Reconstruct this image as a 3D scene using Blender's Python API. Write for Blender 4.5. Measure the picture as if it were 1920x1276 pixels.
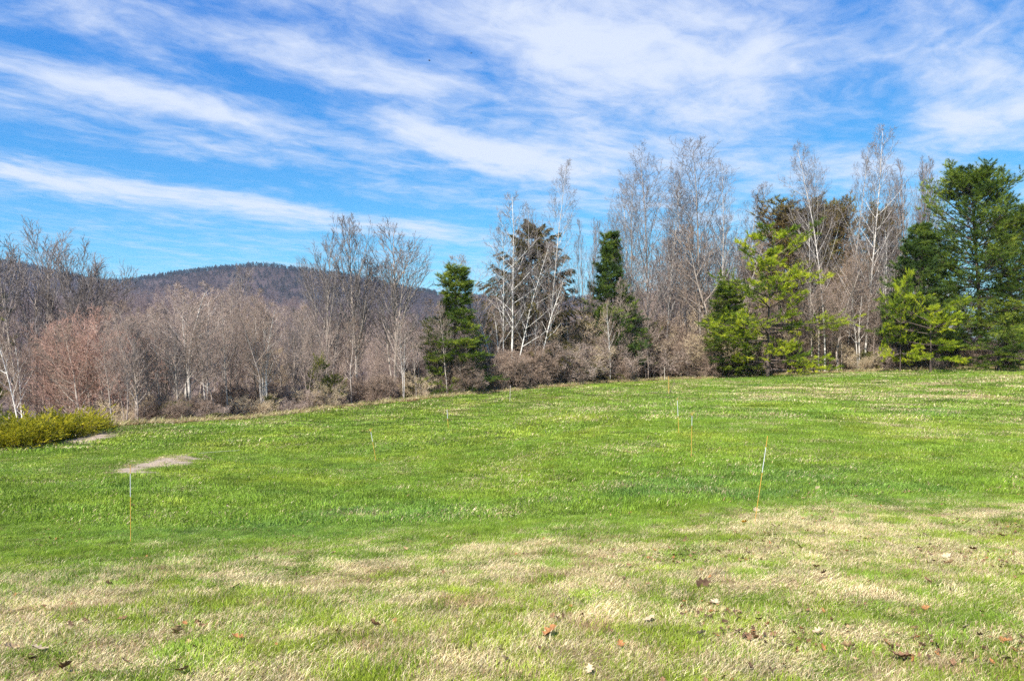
import bpy, math
import numpy as np
from mathutils import Vector

S = bpy.context.scene
for _o in list(bpy.data.objects):
    bpy.data.objects.remove(_o)
C = S.collection
F = 1387.0            # focal length in photo pixels (1920 wide)
HY = 700.0            # row of the true horizon
CZ = 1.65             # eye height
rad = math.radians

# ------------------------------------------------------------------ camera
cam = bpy.data.objects.new('camera', bpy.data.cameras.new('camera'))
C.objects.link(cam)
cam.location = (0, 0, CZ)
cam.rotation_euler = (rad(90), 0, 0)
cam.data.sensor_width = 36
cam.data.lens = 36 * F / 1920
cam.data.shift_y = (HY - 638) / 1920
cam.data.clip_start = 0.05
cam.data.clip_end = 30000
S.camera = cam
S.view_settings.view_transform = 'Standard'
S.view_settings.look = 'None'
S.view_settings.exposure = 1.1
S.view_settings.gamma = 1
S.view_settings.use_curve_mapping = False
S.cycles.use_denoising = False      # keep the fine grain of twigs and blades
S.cycles.max_bounces = 6
S.cycles.diffuse_bounces = 3
S.cycles.transparent_max_bounces = 6

# ------------------------------------------------------------------ sky and sun
SUN_EL, SUN_ROT = rad(47), rad(180 + 28)
SKY_STRENGTH = 0.057
sund = Vector((math.cos(SUN_EL) * math.sin(SUN_ROT), math.cos(SUN_EL) * math.cos(SUN_ROT), math.sin(SUN_EL)))
sun = bpy.data.objects.new('sun', bpy.data.lights.new('sun', 'SUN'))
C.objects.link(sun)
sun.data.energy = 5.0
sun.data.angle = rad(0.5)
sun.data.color = (1.0, 0.94, 0.84)
sun.rotation_euler = sund.to_track_quat('Z', 'Y').to_euler()

world = bpy.data.worlds.new('World')
S.world = world
world.use_nodes = True


class NB:
    """small node builder"""
    def __init__(s, tree):
        s.t = tree

    def n(s, typ, **kw):
        x = s.t.nodes.new(typ)
        for k, v in kw.items():
            setattr(x, k, v)
        return x

    def put(s, sock, v):
        if isinstance(v, bpy.types.NodeSocket):
            s.t.links.new(v, sock)
        elif v is not None:
            sock.default_value = v

    def m(s, op, a, b=None, c=None, clamp=False):
        x = s.n('ShaderNodeMath', operation=op, use_clamp=clamp)
        s.put(x.inputs[0], a)
        s.put(x.inputs[1], b)
        s.put(x.inputs[2], c)
        return x.outputs[0]

    def v(s, op, a, b=None):
        x = s.n('ShaderNodeVectorMath', operation=op)
        s.put(x.inputs[0], a)
        s.put(x.inputs[1], b)
        return x.outputs['Value'] if op in ('LENGTH', 'DOT_PRODUCT') else x.outputs['Vector']

    def noise(s, vec, scale, detail=4, rough=0.55, dim='3D'):
        x = s.n('ShaderNodeTexNoise', noise_dimensions=dim)
        s.put(x.inputs['Vector'], vec)
        x.inputs['Scale'].default_value = scale
        x.inputs['Detail'].default_value = detail
        x.inputs['Roughness'].default_value = rough
        return x

    def mix(s, f, a, b):
        x = s.n('ShaderNodeMix', data_type='RGBA')
        s.put(x.inputs[0], f)
        s.put(x.inputs[6], a)
        s.put(x.inputs[7], b)
        return x.outputs[2]

    def ss(s, x, a, b):
        r = s.n('ShaderNodeMapRange', interpolation_type='SMOOTHSTEP')
        s.put(r.inputs[0], x)
        r.inputs[1].default_value = a
        r.inputs[2].default_value = b
        return r.outputs[0]


def cloud_ab(px, py):
    Z = (HY - py) / F
    u, v = (px - 960) / F / Z, 1 / Z
    sa, ca = math.sin(rad(48)), math.cos(rad(48))
    return u * sa + v * ca, u * ca - v * sa


def build_sky():
    nb = NB(world.node_tree)
    bg = world.node_tree.nodes['Background']
    sky = nb.n('ShaderNodeTexSky', sky_type='NISHITA', sun_disc=False)
    sky.sun_elevation, sky.sun_rotation = SUN_EL, SUN_ROT
    sky.air_density, sky.dust_density, sky.ozone_density = 1.0, 0.25, 2.5
    sep = nb.n('ShaderNodeSeparateColor')
    nb.put(sep.inputs[0], sky.outputs[0])
    # deepen the blue of the clear sky, channel by channel, everywhere alike
    def curve(ch, p, k, top):
        x = nb.m('POWER', nb.m('MULTIPLY', ch, 0.1), p)
        return nb.m('MINIMUM', nb.m('MULTIPLY', x, k), top)
    comb = nb.n('ShaderNodeCombineColor')
    nb.put(comb.inputs[0], curve(sep.outputs[0], 1.9, 1.4 * 10, 9.0))
    nb.put(comb.inputs[1], curve(sep.outputs[1], 1.14, 1.28 * 10, 11.0))
    nb.put(comb.inputs[2], curve(sep.outputs[2], 0.5, 1.08 * 10, 14.0))
    blue = comb.outputs[0]
    # cirrus: a layer overhead, streaks running to the front right
    tc = nb.n('ShaderNodeTexCoord')
    xyz = nb.n('ShaderNodeSeparateXYZ')
    nb.put(xyz.inputs[0], tc.outputs['Generated'])
    z = nb.m('MAXIMUM', xyz.outputs[2], 0.03)
    u, v = nb.m('DIVIDE', xyz.outputs[0], z), nb.m('DIVIDE', xyz.outputs[1], z)
    sa, ca = math.sin(rad(48)), math.cos(rad(48))
    a = nb.m('ADD', nb.m('MULTIPLY', u, sa), nb.m('MULTIPLY', v, ca))
    b = nb.m('SUBTRACT', nb.m('MULTIPLY', u, ca), nb.m('MULTIPLY', v, sa))
    ab = nb.n('ShaderNodeCombineXYZ')
    nb.put(ab.inputs[0], a)
    nb.put(ab.inputs[1], b)
    w = nb.noise(ab.outputs[0], 1.1, 4)
    warp = nb.v('MULTIPLY', nb.v('SUBTRACT', w.outputs['Color'], (0.5, 0.5, 0.5)), (0.55, 0.42, 0))
    p = nb.v('ADD', ab.outputs[0], warp)
    blobs = [  # photo position the bank is aimed at, half length along / across the streaks, weight
        (0, 112, .40, .13, .6), (200, 165, .45, .15, .6), (430, 225, .55, .15, .75), (640, 285, .6, .17, .7),
        (280, 120, .25, .13, .65), (540, 115, .35, .15, .75), (640, 130, .3, .12, .5), (60, 50, .4, .12, .35), (210, 40, .35, .1, .4),
        (60, 330, 1.0, .30, .58), (280, 365, 1.1, .28, .58), (520, 400, 1.4, .26, .6), (720, 420, 1.4, .2, .55),
        (60, 205, .5, .12, .45), (300, 245, .6, .12, .35),
        (755, 225, .22, .15, .85), (850, 275, .45, .16, .8), (960, 300, .5, .2, .7), (740, 40, .4, .2, .5), (820, 150, .5, .25, .45),
        (1020, 60, .5, .25, .65), (1160, 170, .55, .38, .75), (1250, 60, .4, .3, .6), (1230, 290, .7, .32, .75), (1080, 330, .8, .25, .6),
        (1470, 100, .38, .17, .75), (1480, 300, .7, .2, .6), (1250, 390, 1.2, .3, .5), (950, 370, .8, .2, .4), (1380, 230, .4, .2, .4),
        (1830, 230, .45, .3, .95), (1760, 120, .3, .13, .6), (1890, 180, .4, .25, .6), (1700, 330, .6, .3, .45), (1700, 30, .25, .12, .35),
        (1850, 420, 1, .4, .4), (1150, 0, .6, .3, .5),
        # clear gaps
        (600, 205, .45, .14, -.55), (690, 185, .4, .12, -.5), (90, 85, .4, .12, -.45), (880, 95, .35, .12, -.5), (430, 350, .8, .16, -.5), (820, 340, .8, .13, -.5),
        (1640, 235, .4, .2, -.6), (1480, 35, .35, .14, -.5), (1560, 330, .5, .12, -.3), (980, 200, .2, .12, -.3),
        (1160, 210, .16, .1, -.3), (450, 20, .35, .15, -.4), (300, 300, .6, .12, -.35),
    ]
    tot = None
    for (px, py, ra, rb, wt) in blobs:
        ca_, cb_ = cloud_ab(px, py)
        d = nb.v('MULTIPLY', nb.v('SUBTRACT', p, (ca_, cb_, 0)), (1 / ra, 1 / rb, 0))
        e = nb.m('MULTIPLY', nb.m('POWER', 2.718, nb.m('MULTIPLY', nb.v('DOT_PRODUCT', d, d), -0.8)), wt)
        tot = e if tot is None else nb.m('ADD', tot, e)
    st = nb.noise(nb.v('MULTIPLY', p, (1.0, 1.7, 1)), 1.5, 10, 0.6).outputs[0]
    fine = nb.noise(nb.v('MULTIPLY', p, (1.5, 2.0, 1)), 4.2, 10, 0.62).outputs[0]
    big = nb.noise(ab.outputs[0], 0.45, 3).outputs[0]
    dens = nb.m('ADD', nb.m('MULTIPLY', tot, nb.m('ADD', 0.30, nb.m('MULTIPLY', st, 0.55))),
                nb.m('ADD', nb.m('MULTIPLY', nb.m('SUBTRACT', st, 0.45), 1.9), nb.m('MULTIPLY', nb.m('SUBTRACT', fine, 0.5), 1.35)))
    dens = nb.m('ADD', dens, nb.m('MULTIPLY', nb.m('SUBTRACT', big, 0.5), 0.35))
    f = nb.ss(dens, -0.20, 1.30)
    f = nb.m('MULTIPLY', f, 0.90)
    f = nb.m('MULTIPLY', f, nb.ss(xyz.outputs[2], 0.02, 0.10))
    white = (6.7, 7.3, 8.5, 1)
    col = nb.mix(f, blue, white)
    nb.put(bg.inputs[0], col)
    bg.inputs[1].default_value = SKY_STRENGTH


build_sky()


# ------------------------------------------------------------------ noise and terrain
def vnoise(x, y, seed=0):
    xi, yi = np.floor(x).astype(np.int64), np.floor(y).astype(np.int64)
    fx, fy = x - xi, y - yi
    fx, fy = fx * fx * (3 - 2 * fx), fy * fy * (3 - 2 * fy)
    def h(i, j):
        n = (i * 374761393 + j * 668265263 + seed * 1442695041) & 0x7fffffff
        n = ((n ^ (n >> 13)) * 1274126177) & 0x7fffffff
        return ((n ^ (n >> 16)) & 0xffff) / 65535.0
    a, b, c, d = h(xi, yi), h(xi + 1, yi), h(xi, yi + 1), h(xi + 1, yi + 1)
    return (a * (1 - fx) + b * fx) * (1 - fy) + (c * (1 - fx) + d * fx) * fy


def fbm(x, y, seed=0, o=4):
    t, amp, s = 0, 0.5, 0
    for k in range(o):
        t = t + amp * vnoise(x * 2 ** k, y * 2 ** k, seed + k)
        s += amp
        amp *= 0.5
    return t / s


def sstep(x, a, b):
    t = np.clip((x - a) / (b - a), 0, 1)
    return t * t * (3 - 2 * t)


def XYZ(px, py, d):
    return ((px - 960) / F * d, d, CZ - (py - HY) * d / F)


EDGE = [(-150, 868, 28), (0, 840, 32), (200, 801, 36), (400, 789, 42), (600, 768, 48), (850, 742, 55), (1000, 728, 61), (1250, 712, 70),
        (1400, 707, 70), (1560, 699, 66), (1750, 694, 62), (1920, 692, 60), (2080, 692, 58)]
CTRL = [XYZ(*p) for p in EDGE] + [XYZ(*p) for p in [
    (244, 1020, 11.2), (704, 866, 27), (840, 806, 41), (957, 753, 54), (1416, 978, 10.5), (1297, 858, 19), (1272, 813, 25), (1254, 738, 50),
    (0, 950, 14.5), (600, 960, 15), (900, 900, 21), (1920, 850, 20), (1920, 760, 38), (1600, 800, 27), (1920, 1000, 9.3), (1650, 740, 45), (1100, 780, 35), (300, 880, 22), (1100, 960, 13.5)]]
CTRL += [(-6, 0, 0), (0, 0, 0), (6, 0, 0.0), (-4, 4.2, -.1), (0, 4.2, -.08), (4, 4.2, -.05), (-14, 3, -.3), (14, 3, 0), (-14, -8, 0), (14, -8, 0), (0, -8, 0)]
CTRL = np.array(CTRL)


def tps_fit(P, lam=0.8):
    n = len(P)
    d2 = ((P[:, None, :2] - P[None, :, :2]) ** 2).sum(2)
    K = 0.5 * d2 * np.log(d2 + 1e-9)
    A = np.zeros((n + 3, n + 3))
    A[:n, :n] = K + lam * np.eye(n)
    A[:n, n] = 1
    A[:n, n + 1:] = P[:, :2]
    A[n:, :n] = A[:n, n:].T
    return np.linalg.solve(A, np.concatenate([P[:, 2], np.zeros(3)]))


TW = tps_fit(CTRL)


def tps(x, y):
    out = TW[-3] + TW[-2] * x + TW[-1] * y
    for (cx, cy, _), w in zip(CTRL, TW):
        d2 = (x - cx) ** 2 + (y - cy) ** 2
        out = out + w * 0.5 * d2 * np.log(d2 + 1e-9)
    return out


EX = np.array([XYZ(*p)[0] for p in EDGE])
EY = np.array([p[2] for p in EDGE], float)


def edge_y(x):
    return np.interp(x, EX, EY)


def ground_z(x, y):
    x, y = np.asarray(x, float), np.asarray(y, float)
    xc = np.clip(x, -34, 50)
    ye = edge_y(xc)
    z = tps(xc, np.clip(np.minimum(y, ye), -8, 80))
    over = np.maximum(y - ye - 1, 0)
    fall = np.interp(xc, [-30, 0, 20, 50], [0.07, 0.06, 0.035, 0.03])
    low = -16.0 - z
    z = z + low * (1 - np.exp(-fall * over ** 1.15 / 16))
    z = z + 0.05 * (fbm(x * 0.5, y * 0.5, 7, 3) - 0.5) * np.clip((60 - y) / 20, 0, 1)
    return z


def gz(x, y):
    return float(ground_z(np.array([x]), np.array([y]))[0])


def hit(px, py):
    """where the sight line of a photo pixel meets the lawn"""
    d = np.linspace(2.5, 90, 1400)
    x = (px - 960) / F * d
    below = (CZ - (py - HY) * d / F) < ground_z(x, d)
    k = int(np.argmax(below)) if below.any() else len(d) - 1
    return float(x[k]), float(d[k])


# ------------------------------------------------------------------ mesh helpers
class MB:
    def __init__(s):
        s.v, s.q, s.t, s.a, s.n = [], [], [], [], 0
        s.qm, s.tm = [], []

    def add(s, v, q=None, t=None, a=None, mat=0):
        v = np.asarray(v, float).reshape(-1, 3)
        s.v.append(v)
        if q is not None and len(q):
            s.q.append(np.asarray(q) + s.n)
            s.qm.append(np.full(len(q), mat))
        if t is not None and len(t):
            s.t.append(np.asarray(t) + s.n)
            s.tm.append(np.full(len(t), mat))
        s.a.append(np.full(len(v), 0.5) if a is None else np.asarray(a, float).reshape(-1))
        s.n += len(v)

    def tubes(s, P, R, k=4, a=None, mat=0):
        N, M, _ = P.shape
        T = np.gradient(P, axis=1)
        T /= np.linalg.norm(T, axis=2, keepdims=True) + 1e-9
        ref = np.where(np.abs(T[..., 2:3]) > 0.85, np.array([1.0, 0, 0]), np.array([0, 0, 1.0]))
        U = np.cross(T, ref)
        U /= np.linalg.norm(U, axis=2, keepdims=True) + 1e-9
        W = np.cross(T, U)
        th = np.arange(k) * 2 * np.pi / k
        V = P[:, :, None] + R[:, :, None, None] * (U[:, :, None] * np.cos(th)[None, None, :, None] + W[:, :, None] * np.sin(th)[None, None, :, None])
        i = np.arange(N)[:, None, None] * M * k + np.arange(M - 1)[None, :, None] * k
        j = np.arange(k)[None, None, :]
        j2 = (j + 1) % k
        q = np.stack([i + j, i + j2, i + k + j2, i + k + j], -1).reshape(-1, 4)
        av = np.repeat(np.full(N, 0.5) if a is None else a, M * k)
        s.add(V.reshape(-1, 3), q=q, a=av, mat=mat)

    def tufts(s, rng, c, d, ln, k, w, spread, a, mat=0):
        n = len(c)
        D = d[:, None, :] + rng.normal(0, spread, (n, k, 3))
        D /= np.linalg.norm(D, axis=2, keepdims=True) + 1e-9
        sd = np.cross(D, rng.normal(0, 1, (n, k, 3)))
        sd /= np.linalg.norm(sd, axis=2, keepdims=True) + 1e-9
        L = (np.asarray(ln).reshape(-1, 1) * rng.uniform(0.7, 1.2, (n, k)))[..., None]
        p = np.stack([c[:, None] - sd * w, c[:, None] + sd * w, c[:, None] + D * L], 2)
        av = np.repeat((a[:, None] + rng.normal(0, 0.09, (n, k))).reshape(-1), 3)
        s.add(p.reshape(-1, 3), t=np.arange(n * k * 3).reshape(-1, 3), a=av, mat=mat)

    def mesh(s, name, mats, smooth=True):
        me = bpy.data.meshes.new(name)
        V = np.concatenate(s.v)
        Q = np.concatenate(s.q) if s.q else np.zeros((0, 4), int)
        T = np.concatenate(s.t) if s.t else np.zeros((0, 3), int)
        me.vertices.add(len(V))
        me.vertices.foreach_set('co', V.astype(np.float32).ravel())
        me.loops.add(Q.size + T.size)
        me.loops.foreach_set('vertex_index', np.concatenate([Q.ravel(), T.ravel()]).astype(np.int32))
        me.polygons.add(len(Q) + len(T))
        me.polygons.foreach_set('loop_start', np.concatenate([np.arange(len(Q)) * 4, Q.size + np.arange(len(T)) * 3]).astype(np.int32))
        for m in mats if isinstance(mats, (list, tuple)) else [mats]:
            me.materials.append(m)
        mi = np.concatenate(s.qm + s.tm) if (s.qm or s.tm) else np.zeros(0)
        me.polygons.foreach_set('material_index', mi.astype(np.int32))
        if smooth:
            me.polygons.foreach_set('use_smooth', np.ones(len(Q) + len(T), bool))
        at = me.attributes.new('v', 'FLOAT', 'POINT')
        at.data.foreach_set('value', np.concatenate(s.a).astype(np.float32))
        me.update(calc_edges=True)
        me.validate()
        return me


def link(name, me, parent=None, label=None, cat=None, group=None, kind=None):
    o = bpy.data.objects.new(name, me)
    C.objects.link(o)
    if parent is not None:
        o.parent = parent
    for k, v in (('label', label), ('category', cat), ('group', group), ('kind', kind)):
        if v:
            o[k] = v
    return o


# ------------------------------------------------------------------ materials
def base_mat(name, rough=0.85, spec=0.15):
    m = bpy.data.materials.new(name)
    m.use_nodes = True
    nb = NB(m.node_tree)
    b = m.node_tree.nodes['Principled BSDF']
    b.inputs['Roughness'].default_value = rough
    b.inputs['Specular IOR Level'].default_value = spec
    return m, nb, b


def bark(name, c1, c2, mark=None, scale=6.0, stretch=0.25):
    m, nb, b = base_mat(name, 0.9)
    tc = nb.n('ShaderNodeTexCoord').outputs['Object']
    n1 = nb.noise(nb.v('MULTIPLY', tc, (1, 1, stretch)), scale, 5, 0.6).outputs[0]
    col = nb.mix(nb.ss(n1, 0.35, 0.65), (*c1, 1), (*c2, 1))
    if mark:
        n2 = nb.noise(nb.v('MULTIPLY', tc, (1, 1, 3.5)), 3.2, 3, 0.6).outputs[0]
        col = nb.mix(nb.ss(n2, 0.60, 0.68), col, (*mark, 1))
    att = nb.n('ShaderNodeAttribute', attribute_name='v').outputs['Fac']
    oi = nb.n('ShaderNodeObjectInfo').outputs['Random']
    hs = nb.n('ShaderNodeHueSaturation')
    nb.put(hs.inputs['Color'], col)
    nb.put(hs.inputs['Value'], nb.m('ADD', 0.62, nb.m('ADD', nb.m('MULTIPLY', att, 0.5), nb.m('MULTIPLY', oi, 0.3))))
    nb.put(b.inputs['Base Color'], hs.outputs[0])
    return m


def needle(name, dark, mid, light, trans=0.3, nscale=0.9):
    m, nb, b = base_mat(name, 0.6, 0.25)
    att = nb.n('ShaderNodeAttribute', attribute_name='v').outputs['Fac']
    tc = nb.n('ShaderNodeTexCoord').outputs['Object']
    n1 = nb.noise(tc, nscale, 3).outputs[0]
    x = nb.m('ADD', nb.m('MULTIPLY', att, 0.75), nb.m('MULTIPLY', nb.m('SUBTRACT', n1, 0.35), 0.75))
    col = nb.mix(nb.ss(x, 0.15, 0.5), (*dark, 1), (*mid, 1))
    col = nb.mix(nb.ss(x, 0.5, 0.9), col, (*light, 1))
    nb.put(b.inputs['Base Color'], col)
    tr = nb.n('ShaderNodeBsdfTranslucent')
    nb.put(tr.inputs[0], col)
    mx = nb.n('ShaderNodeMixShader')
    mx.inputs[0].default_value = trans
    out = m.node_tree.nodes['Material Output']
    nb.t.links.new(b.outputs[0], mx.inputs[1])
    nb.t.links.new(tr.outputs[0], mx.inputs[2])
    nb.t.links.new(mx.outputs[0], out.inputs[0])
    return m


def plain(name, c, rough=0.6, spec=0.3, var=0.15, scale=8):
    m, nb, b = base_mat(name, rough, spec)
    tc = nb.n('ShaderNodeTexCoord').outputs['Object']
    n1 = nb.noise(tc, scale, 4).outputs[0]
    lo, hi = [x * (1 - var) for x in c], [min(x * (1 + var), 1) for x in c]
    nb.put(b.inputs['Base Color'], nb.mix(nb.ss(n1, 0.35, 0.65), (*lo, 1), (*hi, 1)))
    return m


M = {}
M['bark_grey'] = bark('grey_bark', (.22, .185, .16), (.41, .35, .305))
M['bark_brown'] = bark('brown_bark', (.19, .15, .125), (.33, .265, .225))
M['bark_pale'] = bark('pale_bark', (.34, .31, .285), (.52, .48, .44), (.13, .11, .10))
M['bark_aspen'] = bark('aspen_bark', (.16, .14, .13), (.32, .285, .26))
M['far_twig'] = bark('far_twig', (.17, .13, .135), (.28, .22, .22))
M['bark_birch'] = bark('birch_bark', (.60, .57, .53), (.78, .75, .70), (.10, .085, .075))
M['twig_grey'] = bark('grey_twig', (.25, .19, .16), (.43, .34, .29))
M['twig_brown'] = bark('brown_twig', (.20, .145, .11), (.38, .285, .225))
M['twig_dark'] = bark('dark_twig', (.13, .11, .105), (.25, .22, .215))
M['twig_red'] = bark('red_twig', (.38, .23, .18), (.50, .33, .27))
M['twig_tan'] = bark('tan_twig', (.38, .295, .19), (.56, .455, .31))
M['bark_pine'] = bark('pine_bark', (.06, .045, .038), (.13, .10, .085))
M['needle_pine'] = needle('pine_needles', (.04, .08, .013), (.125, .19, .022), (.30, .35, .04))
M['needle_dark'] = needle('dark_pine_needles', (.035, .07, .017), (.09, .15, .026), (.21, .27, .036))
M['needle_lime'] = needle('young_pine_needles', (.09, .155, .016), (.32, .41, .022), (.58, .61, .035), 0.42)
M['needle_olive'] = needle('spruce_needles', (.06, .058, .018), (.125, .105, .035), (.19, .15, .05), 0.2)
M['needle_rust'] = needle('rusty_cedar_leaves', (.10, .078, .026), (.19, .13, .05), (.20, .19, .042), 0.2, 0.5)
M['needle_yew'] = needle('evergreen_shrub_leaves', (.05, .08, .012), (.14, .165, .02), (.27, .26, .03), 0.3)
M['needle_juniper'] = needle('juniper_sprays', (.10, .115, .011), (.33, .32, .016), (.56, .48, .025), 0.32, 1.6)


# ------------------------------------------------------------------ branch growing
def interp(P, t):
    """P (N,M,3), t (N,) -> point and tangent"""
    N, Mn, _ = P.shape
    f = np.clip(t, 0, 0.9999) * (Mn - 1)
    i = f.astype(int)
    r = np.arange(N)
    a, b = P[r, i], P[r, i + 1]
    T = b - a
    T /= np.linalg.norm(T, axis=1, keepdims=True) + 1e-9
    return a + (b - a) * (f - i)[:, None], T


def interp1(R, t):
    N, Mn = R.shape
    f = np.clip(t, 0, 0.9999) * (Mn - 1)
    i = f.astype(int)
    r = np.arange(N)
    return R[r, i] + (R[r, i + 1] - R[r, i]) * (f - i)


def walk(rng, p, d, L, up, m, wob):
    """polylines from points p along d, bending by up"""
    N = len(p)
    out = np.zeros((N, m, 3))
    out[:, 0] = p
    d = d.copy()
    st = (L / (m - 1))[:, None]
    upv = np.zeros((N, 3))
    upv[:, 2] = up
    for k in range(1, m):
        out[:, k] = out[:, k - 1] + d * st
        d = d + upv / (m - 1) + rng.normal(0, wob, (N, 3))
        d /= np.linalg.norm(d, axis=1, keepdims=True) + 1e-9
    return out


def grow(rng, P, R, n, t0, t1, ang, Lf, up, m, wob, rr, rmin, flat=0.0, down=0.0):
    """n children on every parent polyline"""
    N = len(P)
    j = np.tile(np.arange(n), N)
    PP, RR = np.repeat(P, n, 0), np.repeat(R, n, 0)
    t = t0 + (t1 - t0) * (j + rng.uniform(0, 1, N * n)) / n
    pos, T = interp(PP, t)
    plen = np.linalg.norm(np.diff(P, axis=1), axis=2).sum(1).repeat(n)
    az = j * 2.39996 + np.repeat(rng.uniform(0, 6.28, N), n) + rng.normal(0, 0.4, N * n)
    ref = np.where(np.abs(T[:, 2:3]) > 0.9, np.array([1.0, 0, 0]), np.array([0, 0, 1.0]))
    U = np.cross(T, ref)
    U /= np.linalg.norm(U, axis=1, keepdims=True) + 1e-9
    W = np.cross(U, T)
    if flat:
        az = np.where(j % 2 == 0, 0, np.pi) + rng.normal(0, 1 - flat, N * n)
    side = U * np.cos(az)[:, None] + W * np.sin(az)[:, None]
    side[:, 2] -= down
    side /= np.linalg.norm(side, axis=1, keepdims=True) + 1e-9
    a = np.radians(rng.uniform(ang[0], ang[1], N * n))[:, None]
    d = T * np.cos(a) + side * np.sin(a)
    L = Lf(t, plen) * rng.uniform(0.65, 1.2, N * n)
    CP = walk(rng, pos, d, L, up, m, wob)
    r0 = np.maximum(np.minimum(interp1(RR, t) * rr, L * 0.03), rmin)
    CR = r0[:, None] * np.linspace(1, 0.35, m)[None]
    CR = np.maximum(CR, rmin * 0.6)
    return CP, CR


class Proto:
    pass


def finish(name, trunk, crown, mats_t, mats_c):
    p = Proto()
    p.name = name
    p.trunk = trunk.mesh(name + '_trunk', mats_t)
    p.crown = crown.mesh(name + '_crown', mats_c)
    V = np.concatenate(trunk.v + crown.v)
    p.H = float(V[:, 2].max())
    p.W = float(np.percentile(np.abs(V[:, :2]), 98))
    return p


def bare(name, seed, stems, limbs, ang, limb_len, up, mt, mc, start=0.3, shape=None, sub=8, twig=5, fine=3,
         sub_len=0.42, twig_len=0.42, fine_len=0.45, sub_up=0.5, twig_r=0.008, bud=0, wob=0.05, stem_up=0.15, sub_ang=(28, 55), twig_ang=(25, 60), rr1=0.5):
    """stems: (x, y, dx, dy, length, radius)"""
    rng = np.random.default_rng(seed)
    tr, cr = MB(), MB()
    st = np.array(stems, float)
    p0 = np.stack([st[:, 0], st[:, 1], np.full(len(st), -0.15)], 1)
    d0 = np.stack([st[:, 2], st[:, 3], np.ones(len(st))], 1)
    d0 /= np.linalg.norm(d0, axis=1, keepdims=True)
    P0 = walk(rng, p0, d0, st[:, 4], stem_up, 12, wob * 0.8)
    R0 = st[:, 5:6] * np.linspace(1, 0.10, 12)[None] ** 0.85
    R0[:, 0] *= 1.3
    tr.tubes(P0, np.maximum(R0, 0.010), 7, rng.uniform(.4, .7, len(st)))
    shape = shape or (lambda t: np.interp(t, [0, .35, .6, 1], [.8, 1, .75, .18]))
    P1, R1 = grow(rng, P0, R0, limbs, start, 0.985, ang, lambda t, L: limb_len * L * shape((t - start) / (1 - start)), up, 8, wob, rr1, 0.011)
    tr.tubes(P1, R1, 5, rng.uniform(.25, .75, len(P1)))
    P2, R2 = grow(rng, P1, R1, sub, 0.18, 0.97, sub_ang, lambda t, L: sub_len * L * (1.15 - 0.7 * t) + 0.1, sub_up, 5, wob * 1.4, 0.65, twig_r * 1.25)
    cr.tubes(P2, R2, 4, rng.uniform(.2, .8, len(P2)))
    P3, R3 = grow(rng, P2, R2, twig, 0.15, 0.98, twig_ang, lambda t, L: twig_len * L * (1.1 - 0.5 * t) + 0.1, sub_up * 0.9, 4, wob * 1.1, 0.7, twig_r)
    cr.tubes(P3, R3, 3, rng.uniform(.2, .8, len(P3)))
    if fine:
        P4, R4 = grow(rng, P3, R3, fine, 0.25, 0.98, (16, 46), lambda t, L: fine_len * L + 0.06, 0.4, 2, 0.05, 0.8, twig_r * 0.8)
        cr.tubes(P4, R4, 3, rng.uniform(.2, .8, len(P4)))
    else:
        P4 = P3
    if bud:
        e = P4[:, -1]
        dd = e - P4[:, -2]
        dd /= np.linalg.norm(dd, axis=1, keepdims=True) + 1e-9
        cr.tufts(rng, e, dd, np.full(len(e), bud), 2, 0.012, 0.25, rng.uniform(.1, .5, len(e)))
    return finish(name, tr, cr, mt, mc)


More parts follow.
